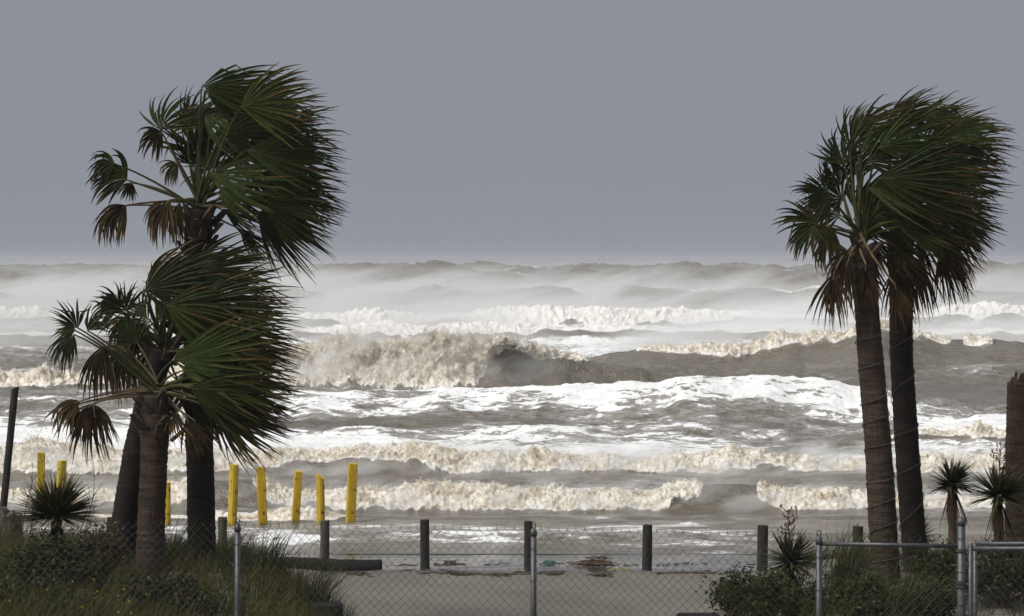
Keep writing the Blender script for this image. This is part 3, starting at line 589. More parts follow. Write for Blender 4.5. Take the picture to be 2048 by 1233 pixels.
# ------------------------------------------------------------------ posts
def timber(name, x, ytop, d, wpx, zbot, mat, tilt=0.0, seg=14, square=False, broken=False, lab=None, cat='post', group=None, topcut=.0):
    top = P(x, ytop, d); r = wpx / F * d / 2; z0 = zbot - .25; hgt = top.z - z0
    mb = MB(); n = 4 if square else seg; vs = []
    levels = 9; random.seed(int(x * 7 + ytop))
    for i in range(levels):
        t = i / (levels - 1)
        for k in range(n):
            an = 2 * math.pi * (k + (.5 if square else 0)) / n + .25 * (1 if square else 0)
            rr = r * (1.3 if square else 1) * (1 + random.uniform(-.035, .035)) * (1.0 - .03 * t)
            z = t * hgt
            if i == levels - 1:
                z += (random.uniform(-.012, .012) + topcut * math.cos(an)) * (1 if not broken else 1)
                if broken and math.cos(an) > -.2: z -= .10 * random.uniform(.5, 1.2)
            vs.append((math.cos(an) * rr + (t - 1) * tilt * 0, math.sin(an) * rr, z))
    fs = [(i * n + k, i * n + (k + 1) % n, (i + 1) * n + (k + 1) % n, (i + 1) * n + k) for i in range(levels - 1) for k in range(n)]
    vs.append((0, 0, hgt + (.005 if not broken else -.05))); fs += [((levels - 1) * n + k, (levels - 1) * n + (k + 1) % n, levels * n) for k in range(n)]
    mb.add(vs, fs); o = mb.build(name, mat, smooth=False)
    o.location = (top.x - math.tan(tilt) * hgt, d, z0); o.rotation_euler = (random.uniform(-.02, .02), tilt, 0)
    bm = bmesh.new(); bm.from_mesh(o.data); 
    if square: bmesh.ops.bevel(bm, geom=[e for e in bm.edges], offset=.008, segments=1, affect='EDGES', clamp_overlap=True)
    bm.to_mesh(o.data); bm.free()
    tag(o, lab, cat, group); return o
YG = 'yellow posts standing in the surf'
for x, yt, d, wd, tilt, brk, lab in [
    (83, 905, 50.5, 15, .02, False, 'leftmost yellow painted post above the left yucca, taller of the two there'),
    (124, 922, 50.0, 17, .035, False, 'short yellow painted post just right of the leftmost one, above the left yucca'),
    (334, 965, 47.2, 14, .0, False, 'yellow painted post half hidden beside the short thick palm trunk'),
    (468, 930, 47.2, 17, .03, False, 'tall yellow post nearest the right side of the tall left palm trunk'),
    (521, 935, 47.4, 16, -.045, False, 'yellow post leaning left, second to the right of the tall palm trunk'),
    (597, 942, 47.8, 14, .06, False, 'thin orange-yellow post leaning right in the middle of the surf row'),
    (640, 948, 47.6, 15, -.02, True, 'yellow post with broken splintered top in the surf row'),
    (706, 927, 47.6, 17, .04, False, 'rightmost and tallest yellow post in the surf row')]:
    timber('yellow_post', x, yt, d, wd * 1.13, SEA - .15, M_YEL, tilt, 12, square=not brk and x in (597, 521, 706, 83), broken=brk, lab=lab, cat='post', group=YG)
PG = 'timber posts along the beach'
for x, yt, d, wd, tilt, pale, lab in [
    (222, 1035, 36.6, 16, .0, False, 'dark timber post just left of the leaning palm trunk base'),
    (445, 1035, 37.2, 19, .0, True, 'pale grey timber post just right of the tall palm trunk'),
    (650, 1042, 38.3, 19, .01, True, 'weathered grey timber post standing behind the dark log'),
    (849, 1040, 37.5, 19, -.01, False, 'dark timber post on open sand between log end and middle fence post'),
    (1057, 1043, 37.5, 18, .0, False, 'dark timber post directly behind the middle steel fence post'),
    (1295, 1050, 37.3, 20, .01, False, 'dark timber post on sand right of the driftwood pile'),
    (1526, 1052, 37.0, 22, .02, False, 'dark timber post beside the yucca with the flower stalk'),
    (1716, 1053, 36.8, 22, .0, False, 'timber post just left of the right palm pair trunks')]:
    zb = float(ground_z(PX(x, d), d))
    timber('timber_post', x, yt, d, wd, zb, M_WOODP if pale else M_WOOD, tilt, 14, lab=lab, cat='post', group=PG)
timber('leaning_pole', 31, 774, 36.0, 15, float(ground_z(PX(8, 36), 36)), M_WOOD, .10, 12, lab='tall dark timber pole leaning right at the left edge of the picture', cat='pole', topcut=.02)

# dead palm trunk with a ragged top at the right edge
def dead_trunk():
    d = 31.0; base = P(2050, 1120, d); g = float(ground_z(base.x, d)); root = empty('dead_palm_trunk', (base.x, d, g - .1))
    tag(root, 'broken dead palm trunk with ragged top at the right edge', 'tree trunk')
    pts = [P(2046, 1120, d), P(2046, 960, d), P(2046, 850, d), P(2047, 765, d)]; pts[0].z = g - .1
    trunk(root, pts, [x / F * d for x in (36, 36, 34, 32)], M_TRUNK)
    top = P(2047, 765, d); mb = MB()
    for i in range(70):
        an = random.uniform(0, 6.28); r = .19 * random.uniform(.3, 1); h = random.uniform(.04, .16)
        p = top + Vector((math.cos(an) * r, math.sin(an) * r, -.08)); w_ = random.uniform(.012, .035)
        q = p + Vector((random.uniform(-.03, .05), random.uniform(-.03, .03), h + .06))
        s = Vector((-math.sin(an), math.cos(an), 0)) * w_
        mb.add([p - s, p + s, q + s * .4, q - s * .4, p - s + Vector((0, .015, 0)), p + s + Vector((0, .015, 0))], [(0, 1, 2, 3), (5, 4, 3, 2), (0, 3, 4), (1, 5, 2)])
    mb.build('splintered_top', M_BOOT, root)
dead_trunk()

timber('tree_stump', 20, 1014, 32.0, 52, float(ground_z(PX(20, 32), 32)), mat_simple('stump_bark', (.03, .025, .02), (.12, .10, .078), 12, .9, .03, (2, 2, .8)), .03, 18, broken=True, lab='rough grey-brown stump under the leaning pole at the left edge', cat='stump')

# the log lying at the foot of the posts
def log():
    mb = MB(); n = 30; pts = []; rr = []
    for i in range(n + 1):
        t = i / n; x = 455 + (764 - 455) * t; p = P(x, 1131, 37.95); p.z += .02 * math.sin(t * 5); pts.append(p)
        rr.append(.105 * (1 + random.uniform(-.05, .05)))
    mb.tube(pts, rr, 14, jit=.05); o = mb.build('log', M_WET, smooth=True)
    tag(o, 'long wet black log lying on the sand below the grey post', 'log')
log()
def block(x0, x1, y0, d, hgt, lab):
    a = P(x0, y0, d); b = P(x1, y0, d); bm = bmesh.new(); bmesh.ops.create_cube(bm, size=1)
    bmesh.ops.scale(bm, vec=((b.x - a.x), .35, hgt), verts=bm.verts)
    bmesh.ops.bevel(bm, geom=list(bm.edges), offset=.02, segments=2, affect='EDGES')
    for v in bm.verts: v.co += Vector([random.uniform(-.006, .006) for _ in range(3)])
    me = bpy.data.meshes.new('timber_block'); bm.to_mesh(me); bm.free()
    o = link('timber_block', me, M_WET); o.location = ((a.x + b.x) / 2, d, a.z - hgt / 2); tag(o, lab, 'timber block', 'cut timbers low in the foreground')
block(622, 684, 1209, 27.0, .75, 'dark square timber end rising from the grass at lower left of the sand')
block(1354, 1442, 1229, 26.5, .62, 'dark timber top just showing at the bottom edge before the right shrub')

# wrack and litter along the sand steps
M_WEED = mat_simple('seaweed', (.03, .025, .015), (.09, .075, .045), 20, .6, .004)
M_TWIG = mat_simple('driftwood', (.05, .03, .018), (.14, .085, .05), 15, .8, .004)
M_GREENP = mat_simple('green_netting', (.06, .13, .105), (.11, .2, .165), 30, .6, .002)
M_YELW = mat_simple('yellow_reed', (.25, .2, .06), (.4, .32, .12), 20, .7, .002)
def clump(name, x, y, d, wpx, n, mat, lab, cat, h=.06, group=None, thick=.008, ln=.22):
    c = P(x, y, d); c.z = float(ground_z(c.x, d)) + .01; W_ = wpx / F * d; mb = MB(); random.seed(int(x * 3 + y))
    for i in range(n):
        p = c + Vector((random.gauss(0, W_ * .24), random.gauss(0, .08), abs(random.gauss(0, h * .4)))); an = random.gauss(0, .5)
        l = ln * random.uniform(.4, 1.3); q = Vector((math.cos(an), random.uniform(-.5, .5), math.sin(an) * .35)) * l * .5
        mb.tube([p - q, p + Vector((0, 0, random.uniform(-.01, .02))), p + q], [thick * random.uniform(.6, 1.4), thick, thick * .4], 4)
    o = mb.build(name, mat); tag(o, lab, cat, group)
clump('driftwood_pile', 1192, 1127, 38.6, 50, 60, M_TWIG, 'reddish driftwood twigs heaped on the wet sand', 'driftwood', .13, ln=.3, thick=.009)
mbp = MB(); mbp.tube([P(1155, 1128, 38.4), P(1226, 1129, 38.4)], [.02, .014], 6); tag(mbp.build('driftwood_stick', M_TWIG), 'straight brown stick lying under the driftwood pile', 'driftwood')
clump('netting_scrap', 1097, 1126, 38.6, 24, 30, M_GREENP, 'scrap of pale green netting on the sand beside the middle fence post', 'netting', .05, ln=.12)
WG = 'seaweed scraps along the sand step'
for x, y, d, wd, n_, lab in [(815, 1121, 39.2, 22, 18, 'dark seaweed scrap just left of the open-sand timber post'), (903, 1122, 39.1, 28, 20, 'dark seaweed scrap just right of the open-sand timber post'),
     (720, 1153, 36.6, 40, 26, 'seaweed strip on the lower sand step near the log end'), (905, 1153, 36.6, 30, 20, 'seaweed strip on the lower sand step between two dark posts'),
     (1000, 1154, 36.5, 40, 22, 'seaweed strip on the lower step left of the middle fence post'), (1112, 1151, 36.6, 34, 24, 'seaweed scrap right of the middle fence post base'), (1205, 1157, 36.4, 44, 26, 'seaweed strip below the driftwood pile'), (1190, 1146, 37.0, 24, 16, 'small seaweed scrap between driftwood pile and lower strip')]:
    clump('seaweed', x, y, d, wd, n_, M_WEED, lab, 'seaweed', .015, WG, .008, .11)
clump('reed_scrap', 1035, 1143, 37.3, 22, 20, M_YELW, 'yellowish reed scrap left of the middle fence post', 'reeds', .04, 'reed scraps on the sand', .006)
clump('reed_scrap', 1245, 1143, 37.3, 28, 24, M_YELW, 'yellowish reed scrap left of the post near the driftwood', 'reeds', .05, 'reed scraps on the sand', .006)

def wrack():
    mb = MB(); random.seed(88)
    for i in range(900):
        xp = random.uniform(600, 1600); ln = random.choice((36.75, 36.75, 37.1, 39.0)); X0 = PX(xp, ln)
        d = ln + .35 * float(pn(X0 * .6, 0.3, seed=91)) + random.gauss(0, .09)
        if float(pn(X0 * 1.3, ln, seed=92)) < -.05: continue
        p = Vector((PX(xp, d), d, float(ground_z(PX(xp, d), d)) + .006)); a = random.gauss(0, .6); l = random.uniform(.015, .07)
        q = Vector((math.cos(a) * l, math.sin(a) * l, random.uniform(0, .01))); mb.tube([p - q, p + q], [random.uniform(.004, .012), .003], 4)
    tag(mb.build('wrack_line', M_WEED), 'thin dark line of sea wrack scattered along the steps in the sand', 'seaweed', kind='stuff')
wrack()

# ------------------------------------------------------------------ yuccas
def yucca(label, x, y, d, rpx, n, stem_y, skirt=0.0, stalk=None, low=-.35):
    c = P(x, y, d); gz = float(ground_z(c.x, d)); root = empty('yucca', (c.x, d, gz)); tag(root, label, 'yucca', 'yuccas'); random.seed(int(x * 5 + y))
    R_ = rpx / F * d; mb = MB()
    def blade(dr, L, wd, cl, tip, dro):
        p = c + dr * .04; dd_ = dr.copy(); vs = []; cs = []; m = 5
        up = Vector((0, 0, 1)) if abs(dr.z) < .9 else Vector((1, 0, 0))
        for j in range(m + 1):
            t = j / m; sd = dd_.cross(up).normalized(); nn = sd.cross(dd_)
            ww = wd * (min(1, .5 + t * 2)) * (1 - t) ** .7 + .001
            vs += [p - sd * ww + nn * ww * .35, p, p + sd * ww + nn * ww * .35]; cs += [lerp3(cl, tip, t * t)] * 3
            dd_ = (dd_ + Vector((.10, 0, -dro)) / m).normalized(); p = p + dd_ * L / m
        fs = []
        for j in range(m): b = j * 3; fs += [(b, b + 1, b + 4, b + 3), (b + 1, b + 2, b + 5, b + 4)]
        mb.add(vs, fs, cs)
    for i in range(n):
        z = random.uniform(low, 1); an = random.uniform(0, 6.283); s = math.sqrt(max(0, 1 - z * z))
        blade(Vector((math.cos(an) * s, math.sin(an) * s, z)), R_ * random.uniform(.8, 1.12), .021, lerp3((.012, .026, .009), (.035, .055, .017), random.random()), (.12, .105, .045), random.uniform(0, .25))
    mb.build('leaves', M_LEAF, root, color=True)
    if skirt:
        mb = MB()
        for i in range(int(60 * skirt)):
            an = random.uniform(0, 6.283)
            blade(Vector((math.cos(an) * .45, math.sin(an) * .45, -1)).normalized(), R_ * random.uniform(.8, 1.5) * skirt, .014, (.10, .065, .035), (.2, .14, .08), .5)
        mb.build('dead_skirt', M_LEAF, root, color=True)
    sb = P(x, stem_y, d); sb.z = min(sb.z, gz) - .05
    mb = MB(); mb.tube([sb + (c - sb) * (i / 8) + Vector((.012 * math.sin(i * 1.7), 0, 0)) for i in range(9)], [.07 - .002 * i for i in range(9)], 9, jit=.12); mb.build('stem', M_BOOT, root, smooth=True)
    if stalk:
        mb = MB(); t0 = c; t1 = P(stalk[0], stalk[1], d); pts = [t0.lerp(t1, i / 6) + Vector((.01 * math.sin(i), 0, 0)) for i in range(7)]
        mb.tube(pts, [.012 - .0013 * i for i in range(7)], 5, (.12, .06, .035))
        for i in range(34):
            t = random.uniform(.35, 1); p = t0.lerp(t1, t); an = random.uniform(0, 6.28); l = random.uniform(.05, .13) * (1.3 - t * .6)
            q = p + Vector((math.cos(an) * l, math.sin(an) * l, random.uniform(-.01, .07)))
            mb.tube([p, q], [.004, .003], 3, (.13, .065, .04))
            mb.tube([q, q + Vector((.004, 0, .03))], [.009, .005], 4, (.16, .08, .05))
        mb.build('flower_stalk', M_LEAF, root, color=True)
yucca('broad dark yucca in front of the yellow post pair at left', 113, 1034, 26.8, 90, 420, 1130, .95, None, -.1)
yucca('low yucca with red-brown flower stalk beside a timber post', 1580, 1125, 26.5, 72, 170, 1190, 0, (1577, 1020), -.5)
yucca('slender yucca rosette above a dead leaf skirt, left of the gate post', 1905, 970, 28.0, 54, 190, 1120, 1.15)
yucca('larger yucca rosette in front of the broken dead trunk', 1996, 992, 27.5, 68, 230, 1120, 1.1, (2003, 895))
yucca('small yucca half hidden behind the rear right palm trunk', 1838, 1075, 30.5, 42, 70, 1130, 0)

# ------------------------------------------------------------------ grass, weeds and shrubs
def blades(mb, p, h, bend, wd, c0, c1, m=4):
    an = random.uniform(-.7, .7); sd = Vector((math.cos(an), math.sin(an), 0)) * wd; d = Vector((random.gauss(0, .22), random.gauss(0, .2), 1)).normalized(); vs = []; cs = []
    for j in range(m + 1):
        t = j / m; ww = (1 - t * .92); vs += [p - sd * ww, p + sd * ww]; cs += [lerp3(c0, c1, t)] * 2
        d = (d + Vector((bend, random.uniform(-.1, .1), -bend * .25)) * (.5 + t) / m).normalized(); p = p + d * h / m
    mb.add(vs, [(2 * j, 2 * j + 1, 2 * j + 3, 2 * j + 2) for j in range(m)], cs)
def grass(name, x0, x1, d0, d1, n, hfun, lab, density=None):
    mb = MB(); cnt = 0
    while cnt < n:
        d = random.uniform(d0, d1); xp = random.uniform(x0, x1)
        if density and random.random() > density(xp, d): continue
        tuft = random.randint(3, 8); X0 = PX(xp, d)
        if pn(X0 * 1.1, d * 1.1, seed=77) < -.28: continue
        hh = hfun(xp, d)
        for _ in range(tuft):
            p = Vector((X0 + random.gauss(0, .05), d + random.gauss(0, .06), 0)); p.z = gz_fast(p.x, p.y) - .02
            k = random.random()
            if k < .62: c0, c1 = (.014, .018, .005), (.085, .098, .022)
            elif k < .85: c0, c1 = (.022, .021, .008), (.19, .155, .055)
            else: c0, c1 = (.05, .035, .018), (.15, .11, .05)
            blades(mb, p, hh * random.uniform(.5, 1.15), random.uniform(.25, 1.1), random.uniform(.003, .0075), c0, c1); cnt += 1
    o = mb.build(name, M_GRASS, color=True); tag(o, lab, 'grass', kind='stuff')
_gx = np.linspace(-8, 8, 161); _gd = np.linspace(20, 40, 101); _gg = ground_z(*np.meshgrid(_gx, _gd))
def gz_fast(x, d):
    i = min(max((x + 8) / .1, 0), 159.99); j = min(max((d - 20) / .2, 0), 99.99); a = int(i); b = int(j); i -= a; j -= b
    return float((_gg[b, a] * (1 - i) + _gg[b, a + 1] * i) * (1 - j) + (_gg[b + 1, a] * (1 - i) + _gg[b + 1, a + 1] * i) * j)
random.seed(21)
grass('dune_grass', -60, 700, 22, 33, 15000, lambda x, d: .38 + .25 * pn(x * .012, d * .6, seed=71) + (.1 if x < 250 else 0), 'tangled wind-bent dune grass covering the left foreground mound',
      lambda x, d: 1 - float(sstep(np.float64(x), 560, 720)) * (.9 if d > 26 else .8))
grass('weedy_grass', 1440, 2120, 23, 33, 5000, lambda x, d: .25 + .15 * pn(x * .012, d * .6, seed=72), 'short dark grass under the shrubs on the right mound',
      lambda x, d: float(sstep(np.float64(x), 1420, 1560)))
def tuft(label, x, y, d, n, h, bend=.8):
    c = P(x, y, d); z = gz_fast(c.x, d); mb = MB(); random.seed(int(x + y))
    for i in range(n):
        p = Vector((c.x + random.gauss(0, .09), d + random.gauss(0, .09), z - .03)); k = random.random()
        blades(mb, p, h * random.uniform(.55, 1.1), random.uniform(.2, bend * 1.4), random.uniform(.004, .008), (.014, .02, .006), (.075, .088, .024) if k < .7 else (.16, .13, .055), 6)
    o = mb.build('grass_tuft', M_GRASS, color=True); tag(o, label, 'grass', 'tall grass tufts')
tuft('tall arching grass tuft at the right end of the left mound, beside the sand', 620, 1190, 28, 170, 1.0, 1.2)
tuft('grass tuft with seed blades just right of the left steel fence post', 535, 1160, 29, 150, .85, .9)
tuft('grass tuft between the short palm trunk and the tall palm trunk', 345, 1150, 29.6, 120, .75, .7)
tuft('wispy grass tuft rising in front of the leafy shrub beside the sand', 1470, 1225, 25.2, 130, .7, 1.2)
tuft('wispy grass tuft rising right of the front palm trunk base', 1800, 1215, 25.4, 130, .75, 1.1)
tuft('arching grass tuft between the right fence post and the brown palm trunk', 1690, 1180, 28, 170, .85, 1.1)

def shrub(label, x, y, d, rx, ry, rz, n, leaf=.023, c0=(.013, .022, .006), c1=(.055, .078, .02), dry=.06):
    c = P(x, y, d); gz = gz_fast(c.x, d); root = empty('shrub', (c.x, d, gz)); tag(root, label, 'shrub', 'shrubs on the mounds'); random.seed(int(x * 3 + y))
    mb = MB(); sm = MB(); tips = []
    for i in range(40):
        z = random.uniform(-.1, 1); an = random.uniform(0, 6.28); s = math.sqrt(1 - z * z); q = random.uniform(.55, 1.08)
        tips.append(c + Vector((math.cos(an) * s * rx * q, math.sin(an) * s * ry * q, z * rz * q)))
        b = Vector((c.x + random.gauss(0, .06), d + random.gauss(0, .06), gz - .03)); m_ = b.lerp(tips[-1], .5) + Vector((random.gauss(0, .04), random.gauss(0, .04), .05))
        sm.tube([b, m_, tips[-1]], [.012, .008, .003], 4)
    sm.build('stem', M_BOOT, root)
    for i in range(n):
        t = random.choice(tips); q = random.random() ** .5
        p = c.lerp(t, .35 + .65 * q) + Vector((random.gauss(0, .07), random.gauss(0, .07), random.gauss(0, .06)))
        if p.z < gz: continue
        u = Vector((random.gauss(.4, 1), random.gauss(0, 1), random.gauss(.2, .7))).normalized(); v = u.cross(Vector((random.gauss(0, 1), random.gauss(-.6, 1), random.gauss(.8, 1)))).normalized()
        l = leaf * random.uniform(.6, 1.4); wd = l * .42
        cl = lerp3(c0, c1, random.random()) if random.random() > dry else (.13, .09, .04)
        mb.add([p - u * l, p + v * wd, p + u * l, p - v * wd], [(0, 1, 2, 3)], cl)
    mb.build('foliage', M_GRASS, root, color=True)
shrub('dense leafy shrub spilling over the sand left of the right fence post', 1500, 1215, 25.5, .42, .5, .40, 5000)
shrub('leafy shrub under the flower-stalk yucca', 1590, 1215, 26.2, .45, .5, .38, 4000)
shrub('creeping leafy shrub below the right palm trunks', 1740, 1225, 25.8, .6, .5, .36, 6000)
shrub('tall dark shrub between the rear palm trunk and the gate post', 1885, 1160, 27.6, .32, .4, .42, 4500, .022)
shrub('dark shrub behind the gate mesh at the right edge', 2000, 1170, 26.5, .5, .5, .55, 6500, .023)
shrub('leafy shrub seen low behind the gate post', 1860, 1225, 25.6, .4, .4, .35, 3500)
shrub('dark shrub spreading below the broad left yucca', 100, 1150, 26.3, .48, .3, .44, 5500)
shrub('brownish bush between the broad yucca and the leaning palm trunk', 195, 1125, 28.0, .34, .35, .40, 3200, .026, (.03, .028, .012), (.085, .07, .03), .2)
shrub('low green weeds under the thick palm trunk', 320, 1215, 25.5, .6, .5, .3, 4500, .026, (.012, .018, .006), (.045, .058, .016), .12)
shrub('low weeds at the bottom left corner of the picture', 60, 1215, 25.0, .6, .5, .35, 4500, .026, (.012, .018, .006), (.045, .058, .016), .12)

def twigs(label, x, ytop, ybase, d, n, spread):
    c = P(x, ybase, d); z = gz_fast(c.x, d); top = P(x, ytop, d).z; mb = MB(); random.seed(int(x * 9))
    for i in range(n):
        bx = c.x + random.uniform(-spread, spread); h = (top - z) * random.uniform(.6, 1.05); by = d + random.uniform(-.1, .1)
        pts = [Vector((bx + .03 * math.sin(j * 1.3 + i) + .02 * j, by, z + h * j / 7)) for j in range(8)]; mb.tube(pts, [.008 - .0008 * j for j in range(8)], 4)
        for j in range(9):
            t = random.uniform(.45, 1); p = pts[min(7, int(t * 7))]; l = random.uniform(.05, .14)
            mb.tube([p, p + Vector((random.choice((-1, 1)) * l * .6 + .02, random.gauss(0, .03), l))], [.004, .002], 3)
    tag(mb.build('dry_stalks', M_TWIG if False else M_BOOT), label, 'dry weed', 'bare weed stalks at left')
twigs('bare brown weed stalks rising left of the broad yucca', 50, 935, 1110, 28.2, 4, .10)
twigs('bare brown weed stalks rising behind the broad yucca, before the yellow posts', 108, 930, 1110, 28.4, 3, .06)
twigs('bare brown weed stalks rising at the right side of the broad yucca', 158, 925, 1110, 28.2, 3, .08)
def flowers():
    mb = MB(); random.seed(5)
    for i in range(20):
        xp = random.uniform(0, 300); d = random.uniform(23, 25.5); p = Vector((PX(xp, d), d, 0)); p.z = gz_fast(p.x, d) + random.uniform(.3, .55)
        for k in range(5):
            a = k * 1.257; u = Vector((math.cos(a), -.3, math.sin(a))) * .012; v = Vector((-math.sin(a), 0, math.cos(a))) * .006
            mb.add([p, p + u * .6 + v, p + u, p + u * .6 - v], [(0, 1, 2, 3)], (.55, .36, .02))
        mb.tube([p, Vector((p.x, p.y, p.z - .3))], [.002, .002], 3, (.03, .045, .012))
    tag(mb.build('wildflowers', M_GRASS, color=True), 'scattered small yellow wildflowers in the left foreground grass', 'flowers', kind='stuff')
flowers()

# ------------------------------------------------------------------ chain-link fence and gate
def net(A, B, ztop0, ztop1, zbot, pitch=.036, r=.0021, barbs=True):
    """woven zigzag wires between plan points A and B"""
    A = Vector(A); B = Vector(B); Lh = (B - A).length; e = (B - A) / Lh; nrm = Vector((-e.y, e.x, 0)); n = int(Lh / pitch); mb = MB()
    for i in range(n):
        zt = ztop0 + (ztop1 - ztop0) * i / n; m = int((zt - zbot) / pitch); pts = []
        wob = .005 * math.sin(i * .37) + .010 * math.sin(i * .043 + 1); bow = random.uniform(-.0025, .0025)
        for j in range(m + 1):
            s = (i + ((i + j) % 2)) * pitch; p = A + e * s + nrm * (.003 if j % 2 else -.003); pts.append((p.x + bow + .004 * math.sin(j * .21 + i * .05) + random.uniform(-.0015, .0015), p.y + .012 * math.sin(i * .06 + j * .1), zt - j * pitch + wob * (1 - j / m) + random.uniform(-.0015, .0015)))
        if barbs:
            p0 = Vector(pts[0]); pts = [tuple(p0 + Vector((random.uniform(-.008, .008), 0, .022)))] + pts
        mb.tube(pts, r, 3, cap=False)
    return mb
def fence():
    def Q(x): # plan point on the fence line by photo column
        return 20.9 + (19.8 - 20.9) * x / 1637
    dL, dR = Q(-140), Q(1637); A = (PX(-140, dL), dL, 0); B = (PX(1637, dR), dR, 0)
    root = empty('chain_link_fence', (PX(1067, Q(1067)), Q(1067), -.05)); tag(root, 'galvanised chain-link fence running across the foreground in front of the beach', 'fence')
    zt = lambda x, y: P(x, y, Q(x)).z
    tag(net(A, B, zt(-140, 1036), zt(1637, 1073), .0).build('wire_mesh', M_WIRE, root), kind='stuff')
    def post(x, ytop, d, r, loop=True, z0=-.1):
        top = P(x, ytop, d); mb = MB(); mb.tube([(top.x, d - .03, z0), (top.x, d - .03, top.z - .1)], r, 14); o = mb.build('post', M_STEEL, root, smooth=True)
        m2 = MB(); z = top.z - .1; prof = [(r * 1.16, 0), (r * 1.16, .025), (r * .95, .045), (r * .45, .06), (.006, .065)]
        m2.tube([(top.x, d - .03, z + h) for _, h in prof], [q for q, _ in prof], 14)
        if loop:
            m2.tube([Vector((top.x + .016 * math.cos(t), d - .03, z + .08 + .026 * math.sin(t))) for t in [k * math.pi / 6 for k in range(13)]], .005, 6, cap=False)
        m2.build('post_cap', M_STEEL, o, smooth=True)
        m3 = MB()
        for k in range(5):
            zz = top.z - .2 - k * .26; m3.tube([Vector((top.x + (r + .003) * math.cos(t), d - .03 + (r + .006) * math.sin(t), zz + .004 * math.sin(t))) for t in [j * math.pi / 6 for j in range(13)]], .0022, 4, cap=False)
        m3.build('tie_wire', M_WIRE, o)
        return o
    post(476, 1038, Q(476), .024); post(1067, 1046, Q(1067), .0245); post(1637, 1062, Q(1637), .025); post(-115, 1035, Q(-115), .024)
    # braced bay up to the gate post, with a top rail
    dG = 19.6; zr = P(1640, 1087, dR).z; zr2 = P(1912, 1092, dG).z
    mb = MB(); mb.tube([(PX(1640, dR), dR - .03, zr), (PX(1912, dG), dG - .03, zr2)], .0175, 12); mb.build('top_rail', M_STEEL, root, smooth=True)
    tag(net((PX(1637, dR), dR, 0), (PX(1918, dG), dG, 0), zr + .03, zr2 + .03, .0).build('wire_mesh', M_WIRE, root), kind='stuff')
    gp = post(1921, 1024, dG, .033, loop=False)
    x = PX(1921, dG)
    for yy in (1100, 1164, 1172, 1230):
        m4 = MB(); z = P(0, yy, dG).z; m4.tube([(x, dG - .03, z - .012), (x, dG - .03, z + .012)], .041, 14); m4.build('tension_band', M_STEEL, gp)
    m4 = MB(); z = P(0, 1168, dG).z; m4.tube([(x + .03, dG - .05, z), (x + .085, dG - .05, z)], .012, 8); m4.build('latch', M_STEEL, gp)
fence()
def gate():
    d = 19.55; x0, x1 = PX(1941, d), PX(2330, d); zt = P(0, 1098, d).z; zl = .12
    root = empty('chain_link_gate', (x0, d, zl - .05)); tag(root, 'galvanised tube gate with doubled chain-link mesh at the lower right corner', 'gate')
    for nm, pts in (('frame_stile', [(x0, d, zl), (x0, d, P(0, 1089, d).z)]), ('frame_rail', [(x0 + .018, d, zt), (x1, d, zt)]), ('frame_rail', [(x0 + .018, d, zl), (x1, d, zl)]), ('frame_stile', [(x1, d, zl), (x1, d, zt)])):
        mb = MB(); mb.tube(pts, .0185, 12); mb.build(nm, M_STEEL, root, smooth=True)
    tag(net((x0, d + .02, 0), (x1, d + .02, 0), zt + .02, zt + .02, zl, barbs=False).build('wire_mesh', M_WIRE, root), kind='stuff')
    for yy in (1106, 1128, 1190):
        mb = MB(); z = P(0, yy, d).z; mb.tube([(x0 - .07, d - .005, z), (x0 + .02, d - .005, z)], .008, 6); mb.build('hinge', M_STEEL, root)
    d2 = 20.1; r2 = empty('chain_link_fence', (PX(2140, d2), d2, 0)); tag(r2, 'second chain-link panel standing close behind the gate mesh', 'fence')
    zt2 = P(0, 1088, d2).z; mb = MB(); mb.tube([(PX(1950, d2), d2, zt2), (PX(2330, d2), d2, zt2)], .017, 10); mb.build('top_rail', M_STEEL, r2, smooth=True)
    tag(net((PX(1948, d2), d2 + .02, 0), (PX(2330, d2), d2 + .02, 0), zt2 + .02, zt2 + .02, 0.0, .033).build('wire_mesh', M_WIRE, r2), kind='stuff')
    mb = MB(); mb.tube([(PX(1950, d2), d2, -.1), (PX(1950, d2), d2, zt2)], .02, 10); mb.build('post', M_STEEL, r2, smooth=True)
gate()

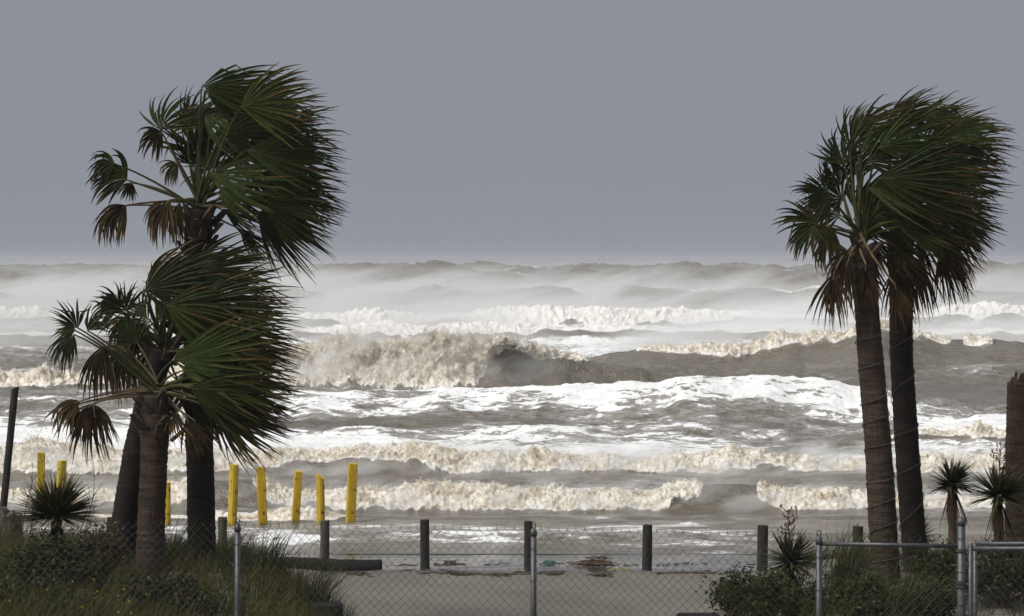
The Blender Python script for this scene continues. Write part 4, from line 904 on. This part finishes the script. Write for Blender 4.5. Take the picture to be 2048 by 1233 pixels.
# ------------------------------------------------------------------ air: haze box and blown spray
def box(name, lo, hi, mat):
    bm = bmesh.new(); bmesh.ops.create_cube(bm, size=1); lo = Vector(lo); hi = Vector(hi)
    for v in bm.verts: v.co = Vector((lo[i] + (v.co[i] + .5) * (hi[i] - lo[i]) for i in range(3)))
    me = bpy.data.meshes.new(name); bm.to_mesh(me); bm.free(); return link(name, me, mat)
def mat_haze():
    n = N('haze_air'); n.t.links.new(n.n('VolumePrincipled', {'Color': (.80, .82, .85, 1), 'Density': .00035, 'Anisotropy': 0.0}).outputs[0], n.out.inputs['Volume']); return n.m
tag(box('haze', (-1600, -40, -6), (1600, 2750, 7.4), mat_haze()), 'grey sea haze filling the air over the whole beach', 'haze', kind='stuff')
def mat_spray(dens, freq, hmax, lo, hi, seed, shear=1.6, a0=.36, a1=.62, floor=.2):
    n = N('blown_spray'); co = n.coord(); s = n.n('SeparateXYZ', {0: co}); x, y, z = s.outputs
    hz = n.math('SUBTRACT', z, SEA)
    sheared = n.n('CombineXYZ', {0: n.math('SUBTRACT', x, n.math('MULTIPLY', hz, shear)), 1: y, 2: n.math('MULTIPLY', z, 1.7)}).outputs[0]
    a = n.noise(n.n('VectorMath', {0: sheared, 1: (seed, seed, 0)}, operation='ADD').outputs[0], freq, 3, .6, .2)
    hgt = n.smooth(a, a0, a1, hmax * .15, hmax)
    fall = n.smooth(n.math('DIVIDE', hz, hgt), .1, 1.0, 1.0, 0.0)
    def edge(c, a, b, f): return n.math('MULTIPLY', n.smooth(c, a, a + (b - a) * f), n.smooth(c, b - (b - a) * f, b, 1, 0))
    den = n.math('MULTIPLY', n.math('MULTIPLY', fall, n.math('MULTIPLY', edge(y, lo[1], hi[1], .3), edge(x, lo[0], hi[0], .2))), n.smooth(a, a0, a1, floor * dens, dens))
    n.t.links.new(n.n('VolumePrincipled', {'Color': (.995, .995, .99, 1), 'Density': den, 'Anisotropy': 0.0}).outputs[0], n.out.inputs['Volume'])
    return n.m
SG = 'banks of blown spray'
for lab, lo, hi, args in [
    ('white spray mist blown off the outer line of breakers', (-120, 172, SEA - .6), (120, 330, SEA + 6.0), (.19, .085, 5.4, 3.0, 2.4, .42, .64, .02)),
    ('thin spray veil in front of the outer breakers', (-70, 124, SEA - .4), (70, 190, SEA + 3.0), (.12, .08, 3.2, 14.0, 1.8, .42, .62, .0)),
    ('pale spindrift streaming low over the far swells', (-420, 380, SEA - 1), (420, 1500, SEA + 6.2), (.0023, .016, 6.0, 5.0, 3.0, .35, .6, .4)),
    ('fine spray over the second line of surf', (-17, 57.5, SEA - .1), (17, 62.6, SEA + .85), (1.1, 1.0, .85, 31.0, 1.0, .44, .62, .0)),
    ('fine spray over the nearest line of surf', (-14, 49.3, SEA - .1), (14, 53, SEA + .65), (1.0, 1.2, .65, 41.0, 1.0, .44, .62, .0)),
    ('thin spray cloud over the crashing wave behind the left palms', (-12, 97.5, SEA - .3), (2.5, 108, SEA + 2.9), (.75, .5, 2.7, 8.0)),
    ('spindrift blown off the long swell crest behind the right palms', (4, 117.5, SEA - .3), (20, 132, SEA + 3.0), (.25, .3, 2.9, 21.0))]:
    o = box('spray_mist', lo, hi, mat_spray(*args[:3], lo, hi, *args[3:])); tag(o, lab, 'spray', SG, 'stuff')
